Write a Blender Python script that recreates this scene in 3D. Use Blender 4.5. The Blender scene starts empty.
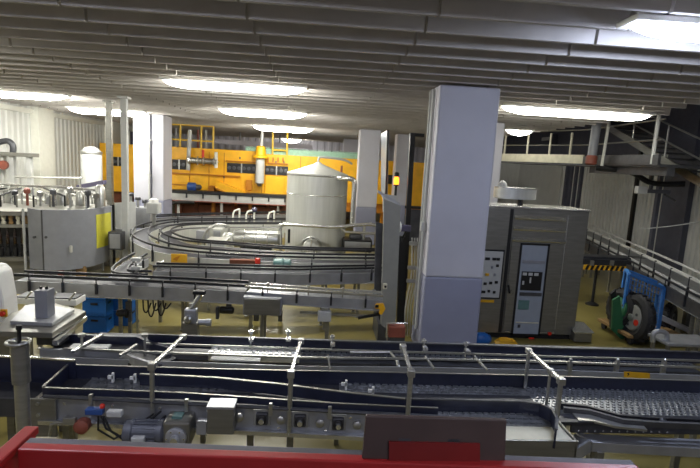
import bpy, bmesh, math, random
from mathutils import Vector, Matrix
random.seed(7)
S = bpy.context.scene
COL = S.collection
PI = math.pi
# ------------------------------------------------------------------ camera
F, EYE = 483.0, 3.2
Yc = Vector((320 - 350, 234 - 161, -F)).normalized()
_d2 = Vector((520 - 350, 234 - (161 + 200 * .054), -F)).normalized()
Zc = _d2.cross(Yc).normalized()
if Zc.y < 0: Zc = -Zc
Xc = Yc.cross(Zc)
CAMP = Vector((0, 0, EYE))
def at(u, v, x=None, y=None, z=None):
    """world point seen at photo pixel (u, v) lying on the plane x=, y= or z="""
    d = Vector((u - 350, 234 - v, -F))
    w = Vector((d.dot(Xc), d.dot(Yc), d.dot(Zc)))
    t = y / w.y if y is not None else (z - EYE) / w.z if z is not None else x / w.x
    return w * t + CAMP
cam = bpy.data.objects.new('camera', bpy.data.cameras.new('camera'))
COL.objects.link(cam)
cam.data.sensor_width = 36
cam.data.lens = F / 700 * 36
cam.data.clip_start = .05
R = Matrix((Xc, Yc, Zc))           # rows: world axes in camera space -> camera-to-world
cam.matrix_world = Matrix.Translation(CAMP) @ R.to_4x4()
S.camera = cam
# ------------------------------------------------------------------ materials
def lin(h):
    h = h.lstrip('#')
    c = [int(h[i:i + 2], 16) / 255 for i in (0, 2, 4)]
    return tuple(x / 12.92 if x <= .04045 else ((x + .055) / 1.055) ** 2.4 for x in c) + (1,)
M = {}
def mat(name, hexc, rough=.5, metal=0., var=.12, scale=6., bump=0., stretch=None, trans=0., alpha=1., spec=.5):
    m = bpy.data.materials.new(name); m.use_nodes = True
    nt = m.node_tree; b = nt.nodes['Principled BSDF']
    c = lin(hexc)
    b.inputs['Roughness'].default_value = rough
    b.inputs['Metallic'].default_value = metal
    b.inputs['Specular IOR Level'].default_value = spec
    if trans: b.inputs['Transmission Weight'].default_value = trans
    if alpha < 1: b.inputs['Alpha'].default_value = alpha
    tc = nt.nodes.new('ShaderNodeTexCoord'); mp = nt.nodes.new('ShaderNodeMapping')
    nt.links.new(tc.outputs['Object'], mp.inputs['Vector'])
    if stretch: mp.inputs['Scale'].default_value = stretch
    n = nt.nodes.new('ShaderNodeTexNoise'); n.inputs['Scale'].default_value = scale; n.inputs['Detail'].default_value = 4
    nt.links.new(mp.outputs[0], n.inputs['Vector'])
    r = nt.nodes.new('ShaderNodeValToRGB')
    r.color_ramp.elements[0].position = .3; r.color_ramp.elements[1].position = .7
    r.color_ramp.elements[0].color = tuple(x * (1 - var) for x in c[:3]) + (1,)
    r.color_ramp.elements[1].color = tuple(min(1, x * (1 + var)) for x in c[:3]) + (1,)
    nt.links.new(n.outputs['Fac'], r.inputs['Fac'])
    nt.links.new(r.outputs['Color'], b.inputs['Base Color'])
    if bump:
        bp = nt.nodes.new('ShaderNodeBump'); bp.inputs['Strength'].default_value = bump; bp.inputs['Distance'].default_value = .02
        nt.links.new(n.outputs['Fac'], bp.inputs['Height']); nt.links.new(bp.outputs[0], b.inputs['Normal'])
    M[name] = m
    return m
def emit(name, hexc, k):
    m = bpy.data.materials.new(name); m.use_nodes = True
    nt = m.node_tree; b = nt.nodes['Principled BSDF']
    b.inputs['Base Color'].default_value = lin(hexc)
    b.inputs['Emission Color'].default_value = lin(hexc)
    b.inputs['Emission Strength'].default_value = k
    M[name] = m
    return m
mat('concrete', '#bab5b0', .85, scale=3, var=.08)
mat('column_paint', '#bdbdc7', .55, scale=1.5, var=.05)
mat('wainscot', '#8f92a8', .5, scale=1.5, var=.06)
mat('white_paint', '#dcdcd2', .6, var=.04)
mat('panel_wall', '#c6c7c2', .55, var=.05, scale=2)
mat('back_panel', '#c2c0cb', .6, var=.05, scale=2)
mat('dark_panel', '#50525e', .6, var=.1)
mat('floor', '#766c3a', .3, var=.22, scale=1.1, bump=.02)
mat('steel', '#b4b4b0', .34, .85, var=.1, scale=8, stretch=(1, 1, 6))
mat('motor_grey', '#63666f', .45, .2, var=.1)
mat('steel_plate', '#a9abb0', .42, .6, var=.12, scale=5)
mat('bright_steel', '#dcdcd8', .25, .85, var=.06)
mat('satin_steel', '#8d8c86', .4, .75, var=.12, scale=3, stretch=(1, 1, 8))
mat('tank_steel', '#cfd0cb', .36, .45, var=.08, scale=2.5, stretch=(6, 6, .4))
mat('grey_paint', '#898b92', .45, var=.06)
mat('light_grey', '#b9bab8', .5, var=.06)
mat('dark_steel', '#55565a', .45, .6, var=.2)
mat('navy', '#23273a', .3, var=.2, scale=10, spec=.7)
mat('belt_dark', '#34353c', .42, .3, var=.3, scale=30)
mat('rail_black', '#23242a', .4, var=.2)
mat('black', '#141416', .5, var=.2)
mat('rubber', '#1b1b1e', .7, var=.2)
mat('slat_steel', '#8a8c90', .3, .7, var=.25, scale=20)
mat('white_plastic', '#eeeeea', .4, var=.04)
mat('yellow_paint', '#efb21a', .45, var=.1, scale=3)
mat('yellow_dark', '#b8740f', .5, var=.15, scale=4)
mat('yellow_rail', '#e3bd4a', .45, var=.06)
mat('rust', '#6b3a24', .7, var=.3, scale=4)
mat('red_dark', '#6e1512', .5, var=.15)
mat('red_paint', '#982020', .38, var=.12, scale=7)
mat('worn_top', '#4c4a50', .55, var=.3, scale=14)
mat('grey_neutral', '#8e8e88', .45, var=.06)
mat('glare_steel', '#f8f8f6', .38, .95, var=.04)  # base colour whitened to carry the lamp glare on the chain
mat('plate_brown', '#463834', .45, var=.15, scale=9)
mat('blue_plastic', '#1c62ae', .45, var=.08)
mat('blue_paint', '#3a7ac2', .45, var=.1)
mat('yellow_window', '#d6cf4a', .25, var=.06)
mat('green_paint', '#2f6b45', .5, var=.15)
mat('mint', '#9cc4ae', .55, var=.12, scale=9)
mat('wood', '#8a6d43', .75, var=.25, scale=5, stretch=(1, 8, 8))
mat('glass_grey', '#98a0ac', .15, var=.05, spec=.8)
mat('screen', '#2c3a3c', .2, var=.1)
mat('teal_screen', '#5d7f7c', .3, var=.1)
mat('red_button', '#d8301c', .4, var=.04)
mat('orange_lamp', '#ff8a24', .3, var=.05)
mat('brown_glass', '#2b1a10', .2, var=.3, spec=.8)
mat('cream', '#cdc9b4', .6, var=.1)
mat('label_yellow', '#d9a41e', .5, var=.08)
mat('window_tint', '#59556a', .2, var=.08)
mat('copper_paint', '#8a4a3a', .5, var=.15)
mat('cable', '#17171a', .6)
mat('blue_motor', '#2d4f8e', .4, var=.1)
emit('tube_warm', '#fffdf3', 46)
emit('tube_cold', '#d6e2ff', 44)
emit('tube_mid', '#fffdf0', 20)
emit('tube_dim', '#e4e9ff', 17)
emit('lamp_orange', '#ff7a18', 3)
# ------------------------------------------------------------------ mesh builder
class MB:
    def __init__(s): s.v = []; s.f = []
    def add(s, vs, fs):
        o = len(s.v); s.v += [tuple(p) for p in vs]; s.f += [tuple(i + o for i in f) for f in fs]; return s
    def hexa(s, b):      # 8 corners: bottom loop 0-3, top loop 4-7
        return s.add(b, [(3, 2, 1, 0), (4, 5, 6, 7), (0, 1, 5, 4), (1, 2, 6, 5), (2, 3, 7, 6), (3, 0, 4, 7)])
    def box(s, x0, x1, y0, y1, z0, z1):
        x0, x1 = sorted((x0, x1)); y0, y1 = sorted((y0, y1)); z0, z1 = sorted((z0, z1))
        return s.hexa([(x0, y0, z0), (x1, y0, z0), (x1, y1, z0), (x0, y1, z0), (x0, y0, z1), (x1, y0, z1), (x1, y1, z1), (x0, y1, z1)])
    def cbox(s, c, sx, sy, sz): return s.box(c[0] - sx / 2, c[0] + sx / 2, c[1] - sy / 2, c[1] + sy / 2, c[2] - sz / 2, c[2] + sz / 2)
    def bar(s, p, q, w, h, up=(0, 0, 1)):
        p, q = Vector(p), Vector(q); d = (q - p).normalized(); up = Vector(up)
        if abs(d.dot(up)) > .99: up = Vector((0, 1, 0))
        a = d.cross(up).normalized() * (w / 2); b = a.cross(d).normalized() * (h / 2)
        return s.hexa([p - a - b, p + a - b, q + a - b, q - a - b, p - a + b, p + a + b, q + a + b, q - a + b])
    def tube(s, pts, r, seg=10, rr=None):
        pts = [Vector(p) for p in pts]; n = len(pts); o = len(s.v); prev = None
        for i, p in enumerate(pts):
            d = (pts[min(i + 1, n - 1)] - pts[max(i - 1, 0)]).normalized()
            if prev is None:
                a = d.cross(Vector((0, 0, 1)))
                if a.length < .1: a = d.cross(Vector((0, 1, 0)))
            else: a = prev - d * prev.dot(d)
            a.normalize(); prev = a; b = d.cross(a); rad = rr[i] if rr else r
            for k in range(seg):
                t = 2 * PI * k / seg; s.v.append(tuple(p + (a * math.cos(t) + b * math.sin(t)) * rad))
        for i in range(n - 1):
            for k in range(seg):
                s.f.append((o + i * seg + k, o + i * seg + (k + 1) % seg, o + (i + 1) * seg + (k + 1) % seg, o + (i + 1) * seg + k))
        s.f.append(tuple(o + k for k in reversed(range(seg)))); s.f.append(tuple(o + (n - 1) * seg + k for k in range(seg)))
        return s
    def lathe(s, c, prof, axis=(0, 0, 1), seg=24):   # prof: (radius, distance along axis)
        c = Vector(c); ax = Vector(axis).normalized()
        return s.tube([c + ax * h for r, h in prof], 1, seg, [max(r, .0005) for r, h in prof]) if False else s._lathe(c, prof, ax, seg)
    def _lathe(s, c, prof, ax, seg):
        a = ax.cross(Vector((0, 0, 1)));
        if a.length < .1: a = ax.cross(Vector((0, 1, 0)))
        a.normalize(); b = ax.cross(a); o = len(s.v); n = len(prof)
        for r, h in prof:
            for k in range(seg):
                t = 2 * PI * k / seg; s.v.append(tuple(c + ax * h + (a * math.cos(t) + b * math.sin(t)) * max(r, .0004)))
        for i in range(n - 1):
            for k in range(seg):
                s.f.append((o + i * seg + k, o + i * seg + (k + 1) % seg, o + (i + 1) * seg + (k + 1) % seg, o + (i + 1) * seg + k))
        s.f.append(tuple(o + k for k in reversed(range(seg)))); s.f.append(tuple(o + (n - 1) * seg + k for k in range(seg)))
        return s
    def torus(s, c, R_, r, axis=(0, 0, 1), seg=28):
        c = Vector(c); ax = Vector(axis).normalized(); a = ax.cross(Vector((0, 0, 1)))
        if a.length < .1: a = ax.cross(Vector((0, 1, 0)))
        a.normalize(); b = ax.cross(a); o = len(s.v); m = 8
        for i in range(seg):
            t = 2 * PI * i / seg; d = a * math.cos(t) + b * math.sin(t)
            for k in range(m):
                u = 2 * PI * k / m; s.v.append(tuple(c + d * (R_ + r * math.cos(u)) + ax * r * math.sin(u)))
        for i in range(seg):
            for k in range(m):
                j = (i + 1) % seg; s.f.append((o + i * m + k, o + i * m + (k + 1) % m, o + j * m + (k + 1) % m, o + j * m + k))
        return s
    def ribbon(s, path, a0, a1, z0, z1, closed=False):
        """rectangle (lateral a0..a1, height z0..z1 above the path) swept along a path"""
        P = [Vector(p) for p in path]; n = len(P); o = len(s.v)
        for i, p in enumerate(P):
            d0 = (P[i] - P[i - 1]) if (i or closed) else P[1] - P[0]
            d1 = (P[(i + 1) % n] - P[i]) if (i < n - 1 or closed) else P[-1] - P[-2]
            d0.z = d1.z = 0; d0.normalize(); d1.normalize()
            d = (d0 + d1).normalized(); k = 1 / max(.5, d.dot(d1)); nn = Vector((-d.y, d.x, 0)) * k
            for a, z in ((a0, z0), (a1, z0), (a1, z1), (a0, z1)):
                s.v.append(tuple(p + nn * a + Vector((0, 0, z))))
        for i in range(n if closed else n - 1):
            j = (i + 1) % n
            for k in range(4):
                s.f.append((o + i * 4 + k, o + j * 4 + k, o + j * 4 + (k + 1) % 4, o + i * 4 + (k + 1) % 4))
        if not closed:
            s.f.append((o, o + 1, o + 2, o + 3)); e = o + (n - 1) * 4; s.f.append((e + 3, e + 2, e + 1, e))
        return s
    def prism(s, poly, vec):
        poly = [Vector(p) for p in poly]; vec = Vector(vec); n = len(poly)
        return s.add(poly + [p + vec for p in poly], [tuple(range(n))[::-1], tuple(range(n, 2 * n))] + [(i, (i + 1) % n, n + (i + 1) % n, n + i) for i in range(n)])
    def ball(s, c, r, seg=14, sq=(1, 1, 1)):
        c = Vector(c); o = len(s.v); m = seg // 2
        for i in range(m + 1):
            t = PI * i / m
            for k in range(seg):
                u = 2 * PI * k / seg
                s.v.append((c.x + r * sq[0] * math.sin(t) * math.cos(u), c.y + r * sq[1] * math.sin(t) * math.sin(u), c.z + r * sq[2] * math.cos(t)))
        for i in range(m):
            for k in range(seg): s.f.append((o + i * seg + k, o + (i + 1) * seg + k, o + (i + 1) * seg + (k + 1) % seg, o + i * seg + (k + 1) % seg))
        return s
    def build(s, name, m, parent=None, bevel=0., smooth=False):
        me = bpy.data.meshes.new(name)
        org = ORG.get(parent, Vector((0, 0, 0))) if parent else None
        vs = s.v
        loc = Vector((0, 0, 0))
        if parent is not None: vs = [tuple(Vector(p) - org) for p in s.v]
        else:
            xs = list(zip(*s.v)); loc = Vector(((min(xs[0]) + max(xs[0])) / 2, (min(xs[1]) + max(xs[1])) / 2, min(xs[2])))
            vs = [tuple(Vector(p) - loc) for p in s.v]
        me.from_pydata(vs, [], s.f)
        bm = bmesh.new(); bm.from_mesh(me)
        bmesh.ops.remove_doubles(bm, verts=bm.verts, dist=1e-5)
        bmesh.ops.recalc_face_normals(bm, faces=bm.faces); bm.to_mesh(me); bm.free()
        me.materials.append(M[m])
        o = bpy.data.objects.new(name, me); COL.objects.link(o)
        if parent is not None: o.parent = parent; ORG[o] = org
        else: o.location = loc; ORG[o] = loc
        if smooth:
            for p in me.polygons: p.use_smooth = True
            me.set_sharp_from_angle(angle=math.radians(smooth if smooth > 1 else 40))
        if bevel:
            b = o.modifiers.new('soft_edges', 'BEVEL'); b.width = bevel; b.segments = 2; b.limit_method = 'ANGLE'
        return o
ORG = {}
def thing(name, label, cat, loc, group=None):
    o = bpy.data.objects.new(name, None); COL.objects.link(o); o.empty_display_size = .1
    o.location = Vector(loc); ORG[o] = Vector(loc)
    o['label'] = label; o['category'] = cat
    if group: o['group'] = group
    return o
def tag(o, label, cat, group=None, kind=None):
    o['label'] = label; o['category'] = cat
    if group: o['group'] = group
    if kind: o['kind'] = kind
    return o
def struct(o): o['kind'] = 'structure'; return o
def copy_tree(o, parent=None):
    c = o.copy(); COL.objects.link(c)
    if parent is not None: c.parent = parent; c.matrix_parent_inverse = o.matrix_parent_inverse.copy()
    for ch in list(o.children): copy_tree(ch, c)
    return c
def pbox(mb, u0, v0, u1, v1, y, d):
    """box whose front face fills the photo rectangle at depth y, d metres deep"""
    a = at(u0, (v0 + v1) / 2, y=y); b = at(u1, (v0 + v1) / 2, y=y)
    c = at((u0 + u1) / 2, v0, y=y); e = at((u0 + u1) / 2, v1, y=y)
    return mb.box(a.x, b.x, y, y + d, e.z, c.z)
def pb(u0, v0, u1, v1, y, d): return pbox(MB(), u0, v0, u1, v1, y, d)
def arc(c, r, a0, a1, n, z=None):
    return [Vector((c[0] + r * math.cos(math.radians(a0 + (a1 - a0) * i / n)), c[1] + r * math.sin(math.radians(a0 + (a1 - a0) * i / n)), c[2] if len(c) > 2 else z)) for i in range(n + 1)]
# ================================================================== the setting
struct(MB().box(-10.2, 11.2, -1.5, 34.2, -.2, 0).build('floor', 'floor'))
# ribbed concrete ceiling: ribs along x, every .516 m, butted every 1.72 m
mb = MB(); mb.box(-10.1, 6.62, .4, 9.5, 4.94, 5.1); mb.box(-10.1, 7.1, 9.5, 34, 4.94, 5.1)
k = -6
while True:
    y = 4.39 + .532 * k; k += 1
    if y > 33.5: break
    xr = 6.6 if y < 9.5 else 7.08
    x = -10.05 + .05
    xs = [-0.75 + 1.72 * i for i in range(-6, 6)]
    xs = [-10.05] + [q for q in xs if -9.9 < q < xr - .2] + [xr]
    for a, b in zip(xs, xs[1:]):
        g = .016
        mb.hexa([(a + g, y - .024, 4.5), (b - g, y - .024, 4.5), (b - g, y + .024, 4.5), (a + g, y + .024, 4.5),
                 (a + g, y - .09, 4.95), (b - g, y - .09, 4.95), (b - g, y + .09, 4.95), (a + g, y + .09, 4.95)])
struct(mb.build('ceiling', 'concrete'))
# higher dark ceiling over the stair void
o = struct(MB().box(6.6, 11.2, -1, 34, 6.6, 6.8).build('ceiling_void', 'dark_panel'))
def corrugated(mb, p, q, z0, z1, pitch, depth):
    p, q = Vector(p), Vector(q); d = (q - p); L = d.length; d.normalize(); n = Vector((-d.y, d.x, 0))
    prof = []; s_ = 0
    while s_ < L:
        for f, h in ((0, 0), (.35, 0), (.5, depth), (.85, depth)):
            t = s_ + f * pitch
            if t <= L: prof.append(p + d * t + n * h)
        s_ += pitch
    prof.append(q)
    vs = [(a.x, a.y, z0) for a in prof] + [(a.x, a.y, z1) for a in prof]; m = len(prof)
    back = [(a.x, a.y, z) for z in (z0, z1) for a in (p - n * .05, q - n * .05)]
    mb.add(vs, [(i, i + 1, m + i + 1, m + i) for i in range(m - 1)])
    return mb
m_ = MB(); corrugated(m_, (-10, 34, 0), (-10, 4, 0), 0, 4.95, .3, .04); m_.box(-10.2, -10.06, -1.5, 34, 0, 5.1)
struct(m_.build('wall_left', 'panel_wall'))
for y0, y1 in ((17.6, 18.6), (23.3, 24.6), (13.2, 14)):
    struct(MB().box(-10, -9.7, y0, y1, 0, 4.94).build('trim_1', 'white_paint', bevel=.01))
struct(MB().box(-10, -9.84, 3, 33.9, 4.28, 4.42).build('trim_2', 'white_paint'))
# dark tinted window high on the left wall
wf = struct(MB().box(-10, -9.9, 26.2, 29.4, 2.6, 4.2).build('window_1', 'window_tint'))
fr = MB()
for z in (2.56, 4.2): fr.box(-9.95, -9.86, 26.1, 29.5, z, z + .06)
for y in (26.1, 27.76, 29.44): fr.box(-9.95, -9.86, y, y + .06, 2.56, 4.26)
fr.build('window_frame', 'white_paint', wf)
m_ = MB(); corrugated(m_, (11, 34, 0), (-10, 34, 0), 0, 6.6, .5, .05); m_.box(-10, 11, 34.06, 34.2, 0, 6.6)
struct(m_.build('wall_back', 'back_panel'))
m_ = MB(); corrugated(m_, (11, 4, 0), (11, 34, 0), 0, 4.0, .22, .05); m_.box(11.06, 11.2, -1.5, 34, 0, 6.6)
struct(m_.build('wall_right', 'panel_wall'))
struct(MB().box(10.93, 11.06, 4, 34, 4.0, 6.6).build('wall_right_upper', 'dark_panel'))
struct(MB().box(10.8, 11, 13.55, 14.6, 0, 6.6).build('trim_3', 'dark_panel'))
struct(MB().box(10.85, 11, 16.0, 16.12, 0, 4.4).build('trim_4', 'black'))
for y in (19.6, 20.0, 20.4, 20.8): struct(MB().box(10.86, 11, y, y + .16, 0, 4.0).build('trim_5', 'dark_panel'))
struct(MB().box(10.9, 11, 21.4, 26, 0, 4.0).build('trim_6', 'panel_wall'))
# columns: light above, grey-blue wainscot below
def column(x0, x1, y0, y1, zw, label):
    o = struct(MB().box(x0, x1, y0, y1, zw, 4.5).build('column', 'column_paint', bevel=.03))
    o['label'] = label
    MB().box(x0 - .004, x1 + .004, y0 - .004, y1 + .004, 0, zw).build('wainscot', 'wainscot', o, bevel=.03)
    return o
c1 = column(1.84, 2.83, 7.8, 8.55, 1.38, 'big white column with grey painted foot beside the control cabinet')
# conduits on its lit side
MB().tube([(1.8, 8.02, 0.4), (1.8, 8.02, 4.45)], .028).build('conduit', 'light_grey', c1, smooth=True)
MB().tube([(1.79, 8.2, 0.4), (1.79, 8.2, 4.45)], .02).build('conduit', 'light_grey', c1, smooth=True)
MB().cbox((1.79, 8.02, 2.2), .09, .1, .16).build('junction_box', 'light_grey', c1, bevel=.01)
column(-6.54, -5.98, 17.6, 18.6, 1.5, 'white column carrying a thin pipe, in front of the yellow machine')
column(-5.9, -5.5, 17.6, 18.6, 1.5, 'narrow white column next to the yellow machine')
MB()
column(1.5, 2.3, 18.9, 19.7, 1.5, 'white column standing behind the steel tank')
column(3.2, 3.75, 20.5, 21.2, 1.5, 'slim white column between the tank and the big column')
column(4.3, 5.0, 13.2, 14, 1.5, 'cream column just behind the big column')
column(1.3, 2.2, 27.5, 28.3, 1.5, 'distant white column over the green covered conveyor')
t = thing('standpipe', 'thin steel pipe running up the white column at the back', 'pipe', (-5.94, 17.5, 0))
MB().tube([(-5.94, 17.45, 0), (-5.94, 17.45, 4.45)], .035).build('pipe', 'light_grey', t, smooth=True)
for z in (1.2, 2.4, 3.6): MB().cbox((-5.94, 17.5, z), .14, .12, .05).build('pipe_clamp', 'steel', t)
# ------------------------------------------------------------------ fluorescent lights
GLARE_TAPER = [(0, .15), (.06, .45), (.18, .75), (.4, 1), (-.4, 1), (-.18, .75), (-.06, .45), (-1e-6, .15)]  # lamp glare put into the diffuser shape: ends narrow to an oval
def fluo(u0, v0, u1, v1, z, label, mt, wd=.26, dr=.1):
    a = at(u0, v0, z=z); b = at(u1, v1, z=z)
    yy = (a.y + b.y) / 2; a.y = b.y = yy
    t = thing('fluorescent_light', label, 'ceiling light', ((a.x + b.x) / 2, yy, z), 'fluorescent lights under the ribbed ceiling')
    MB().box(a.x - .04, b.x + .04, yy - wd / 2 - .02, yy + wd / 2 + .02, z + .02, z + .07).build('housing', 'white_plastic', t, bevel=.01)
    m = MB(); n = 10
    for (q0, q1) in ((a.x, b.x),):
        sec = [(yy + wd / 2 * math.cos(PI + PI * i / n), z + .02 + dr * math.sin(PI + PI * i / n)) for i in range(n + 1)]
        for (xa, ka), (xb, kb) in zip(GLARE_TAPER[:-1], GLARE_TAPER[1:]):
            L_ = q1 - q0; xa = q0 + (xa if xa >= 0 else L_ + xa); xb = q0 + (xb if xb > 0 else L_ + xb)
            A_ = [(xa, yy + (y - yy) * ka, z + .02 + (zz - z - .02) * ka) for y, zz in sec]; B_ = [(xb, yy + (y - yy) * kb, z + .02 + (zz - z - .02) * kb) for y, zz in sec]
            m.add(A_ + B_, [(i, i + 1, n + 2 + i, n + 1 + i) for i in range(n)] + [(0, n, 2 * n + 1, n + 1)])
    m.build('diffuser', mt, t, smooth=50)
    for x in (a.x + .3, b.x - .3): MB().box(x - .01, x + .01, yy - .02, yy + .02, z + .07, 4.94 if z < 4.6 else 4.96).build('hanger', 'dark_steel', t)
    return t
fluo(632, 26, 790, 40, 4.46, 'cold white fluorescent light nearest the red railing, glaring at the ceiling edge', 'tube_cold')
fluo(508, 106, 640, 118, 4.46, 'long fluorescent light over the control cabinet and walkway', 'tube_mid', .3, .13)
fluo(505, 131, 533, 132, 4.44, 'short fluorescent light beside the big column above the steel box', 'tube_mid', .3, .16)
fluo(165, 82, 305, 90, 4.46, 'long fluorescent light in the middle of the ceiling, nearer of the central ones', 'tube_warm', .3, .12)
fluo(222, 111, 305, 114, 4.44, 'fluorescent light above the middle of the yellow machine, second in the central line', 'tube_warm', .34, .15)
fluo(255, 127, 312, 129, 4.42, 'fluorescent light far back above the tank, third in the central line', 'tube_warm', .4, .18)
fluo(-60, 90, 63, 96, 4.46, 'long fluorescent light along the white panel wall by the filler', 'tube_warm', .3, .13)
fluo(75, 110, 140, 112, 4.44, 'fluorescent light just before the white pipe column', 'tube_warm', .34, .15)
fluo(283, 140, 300, 140, 4.42, 'small distant fluorescent light before the back wall', 'tube_warm', .4, .2)

# unseen lamps added outside the frame, those over the platform to brighten the front
def fluo_xy(x0, x1, y, label, mt):
    t = thing('fluorescent_light', label, 'ceiling light', ((x0 + x1) / 2, y, 4.44), 'fluorescent lights under the ribbed ceiling')
    MB().box(x0 - .04, x1 + .04, y - .14, y + .14, 4.44, 4.49).build('housing', 'white_plastic', t, bevel=.01)
    m = MB(); n = 10
    m.prism([(x0, y + .13 * math.cos(PI + PI * i / n), 4.44 + .1 * math.sin(PI + PI * i / n)) for i in range(n + 1)], (x1 - x0, 0, 0))
    m.build('diffuser', mt, t, smooth=50)
    for x in (x0 + .3, x1 - .3): MB().box(x - .01, x + .01, y - .02, y + .02, 4.49, 4.94).build('hanger', 'dark_steel', t)
fluo_xy(-3.6, -1.2, 1.6, 'added unseen fluorescent light over the platform, on the filler side', 'tube_dim')
fluo_xy(.4, 2.8, -.9, 'added unseen fluorescent light behind the viewer over the platform', 'tube_dim')
fluo_xy(-8.6, -6.2, 6.2, 'fluorescent light out of view over the machine table', 'tube_warm')
# ================================================================== railing in front of the camera
t = thing('safety_railing', 'red painted steel railing with a worn dark top edge', 'railing', at(20, 446, z=2.4))
p, q = at(21, 445.5, z=2.5), at(640, 468, z=2.5)
m = MB(); m.bar(p + Vector((0, 0, -.06)), q + Vector((0, 0, -.06)), .03, .12); m.build('top_rail', 'red_paint', t, bevel=.004)
off = Vector((0, .022, 0))
MB().bar(p + off + Vector((0.0, 0, -.012)), q + off + Vector((0, 0, -.012)), .028, .022).build('worn_edge', 'worn_top', t, bevel=.003)
MB().box(q.x - .05, q.x, q.y - .02, q.y + .03, 1.4, 2.38).build('post', 'red_paint', t)
MB().box(p.x + .02, p.x + .05, p.y - .012, p.y + .012, 1.4, 2.39).build('post', 'red_paint', t)
a, b = at(32, 425, z=2.5), at(-14, 466, z=2.5)
t2 = thing('side_railing', 'short red railing running off at an angle beside the steel spindle', 'railing', (a.x, a.y, 2.4))
MB().bar(a + Vector((0, 0, -.012)), b + Vector((0, 0, -.012)), .034, .02).build('top_strip', 'red_paint', t2, bevel=.003)
MB().bar(a + Vector((-.004, 0, -.07)), b + Vector((-.004, 0, -.07)), .024, .1).build('rail_web', 'red_paint', t2)
MB().box(a.x - .05, a.x - .01, a.y - .012, a.y + .012, 1.4, 2.4).build('post', 'red_paint', t2)
# platform the viewer stands on
struct(MB().box(-3, 4, -1.2, 1.0, 1.3, 1.38).build('floor_platform', 'dark_steel'))
for x in (-2.8, 3.8): struct(MB().box(x - .06, x + .06, .8, .92, 0, 1.3).build('column_platform', 'dark_steel'))
# plate fixed to the railing
a, b = at(366, 416, y=1.06), at(507, 420, y=1.06); c, d = at(505, 466, y=1.06), at(362, 459, y=1.06)
t = thing('railing_sign', 'brown grey sign plate on the red railing seen from behind', 'sign', (d.x, 1.06, d.z))
MB().prism([a, b, c, d], (0, .012, 0)).build('plate', 'plate_brown', t, bevel=.003)
a, b = at(389, 442, y=1.055), at(480, 444, y=1.055); c, d = at(480, 463, y=1.055), at(389, 461, y=1.055)
MB().prism([a, b, c, d], (0, .006, 0)).build('red_patch', 'red_dark', t)
MB().cbox((t.location.x + .1, 1.085, t.location.z + .03), .03, .05, .05).build('clip', 'dark_steel', t)
MB().cbox((t.location.x + .22, 1.085, t.location.z + .03), .03, .05, .05).build('clip', 'dark_steel', t)
# ================================================================== big accumulation conveyor
def studs(m, x0, x1, y0, y1, z, px, py, sx, sy, h):
    m.box(x0 - .01, x1 + .01, y0, y1, z - .012, z + .002)
    ny = max(1, int((y1 - y0) / py)); nx = int((x1 - x0) / px)
    for i in range(nx):
        for j in range(ny):
            x = x0 + (i + .5 + (.25 if j % 2 else -.25)) * px; y = y0 + (j + .5) * py
            m.box(x - sx / 2, x + sx / 2, y - sy / 2, y + sy / 2, z, z + h)
    return m
T = thing('accumulation_conveyor', 'wide dark blue trough conveyor across the front with mesh belt and bolted steel side frame', 'conveyor', (0, 4.4, 0))
Zw, Zb = 1.2, 1.08
def pl(pts, z): return [at(u, v, z=z) for u, v in pts]
backw = pl([(68, 365), (220, 369.5), (400, 373), (520, 375.5), (600, 378), (720, 382)], Zw)
frontw = pl([(43, 387.5), (180, 392.5), (340, 403.5), (438, 408)], Zw)
MB().ribbon(backw, 0, .012, -.16, 0).build('back_wall', 'navy', T)
MB().ribbon(backw, -.004, .014, 0, .006).build('back_wall_edge', 'satin_steel', T)
MB().ribbon(frontw, -.012, 0, -.055, 0).build('front_wall', 'navy', T)
MB().ribbon(frontw, -.012, .004, 0, .006).build('front_wall_edge', 'satin_steel', T)
e0, e1 = frontw[0], backw[0]
MB().ribbon([e0, e1], -.006, .006, -.16, .0).build('end_wall', 'navy', T)
MB().ribbon([e0, e1], -.01, .01, 0, .012).build('end_wall_edge', 'satin_steel', T)
# trough bed
bed = [backw[0], backw[1], backw[2], backw[3], backw[-1]]
xr = backw[-1].x
m = MB(); m.prism([(e0.x, e0.y, Zb - .04), (frontw[-1].x, frontw[-1].y + .0, Zb - .04), (xr, 3.85, Zb - .04), (xr, backw[-1].y, Zb - .04), (e1.x, e1.y, Zb - .04)], (0, 0, .03))
m.build('trough_bed', 'belt_dark', T)
m = MB(); studs(m, e0.x + .2, -.55, 4.2, 4.52, Zb - .01, .075, .085, .05, .03, .014); m.build('mesh_belt', 'slat_steel', T)
# funnel guide from back wall to front wall and on as lane divider
fun = pl([(140, 374.5), (215, 378), (280, 384.5), (340, 392), (411, 400)], Zw - .02)
MB().ribbon(fun, -.008, .008, -.1, 0).build('funnel_guide', 'navy', T)
MB().ribbon(fun, -.012, .012, 0, .01).build('funnel_guide_edge', 'satin_steel', T)
div = pl([(405, 399.5), (460, 400.5), (520, 402), (540, 404.5), (552, 410), (557, 419), (556, 430)], Zw - .02)
MB().ribbon(div, -.008, .008, -.16, 0).build('lane_divider', 'navy', T)
MB().ribbon(div, -.012, .012, 0, .012).build('lane_divider_edge', 'dark_steel', T)
x0 = at(330, 390, z=Zb).x; 
m = MB(); studs(m, x0 + .1, 2.1, 4.26, 4.66, Zb - .01, .07, .056, .046, .018, .016); m.build('mesh_belt', 'slat_steel', T)
m = MB(); studs(m, 2.12, xr, 3.93, 4.6, Zb - .01, .058, .05, .022, .024, .016); m.build('mesh_belt', 'slat_steel', T)
m = MB(); studs(m, at(440, 418, z=Zb).x, at(548, 420, z=Zb).x, 3.72, 4.0, Zb - .01, .06, .07, .044, .02, .014); m.build('mesh_belt', 'slat_steel', T)
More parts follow.
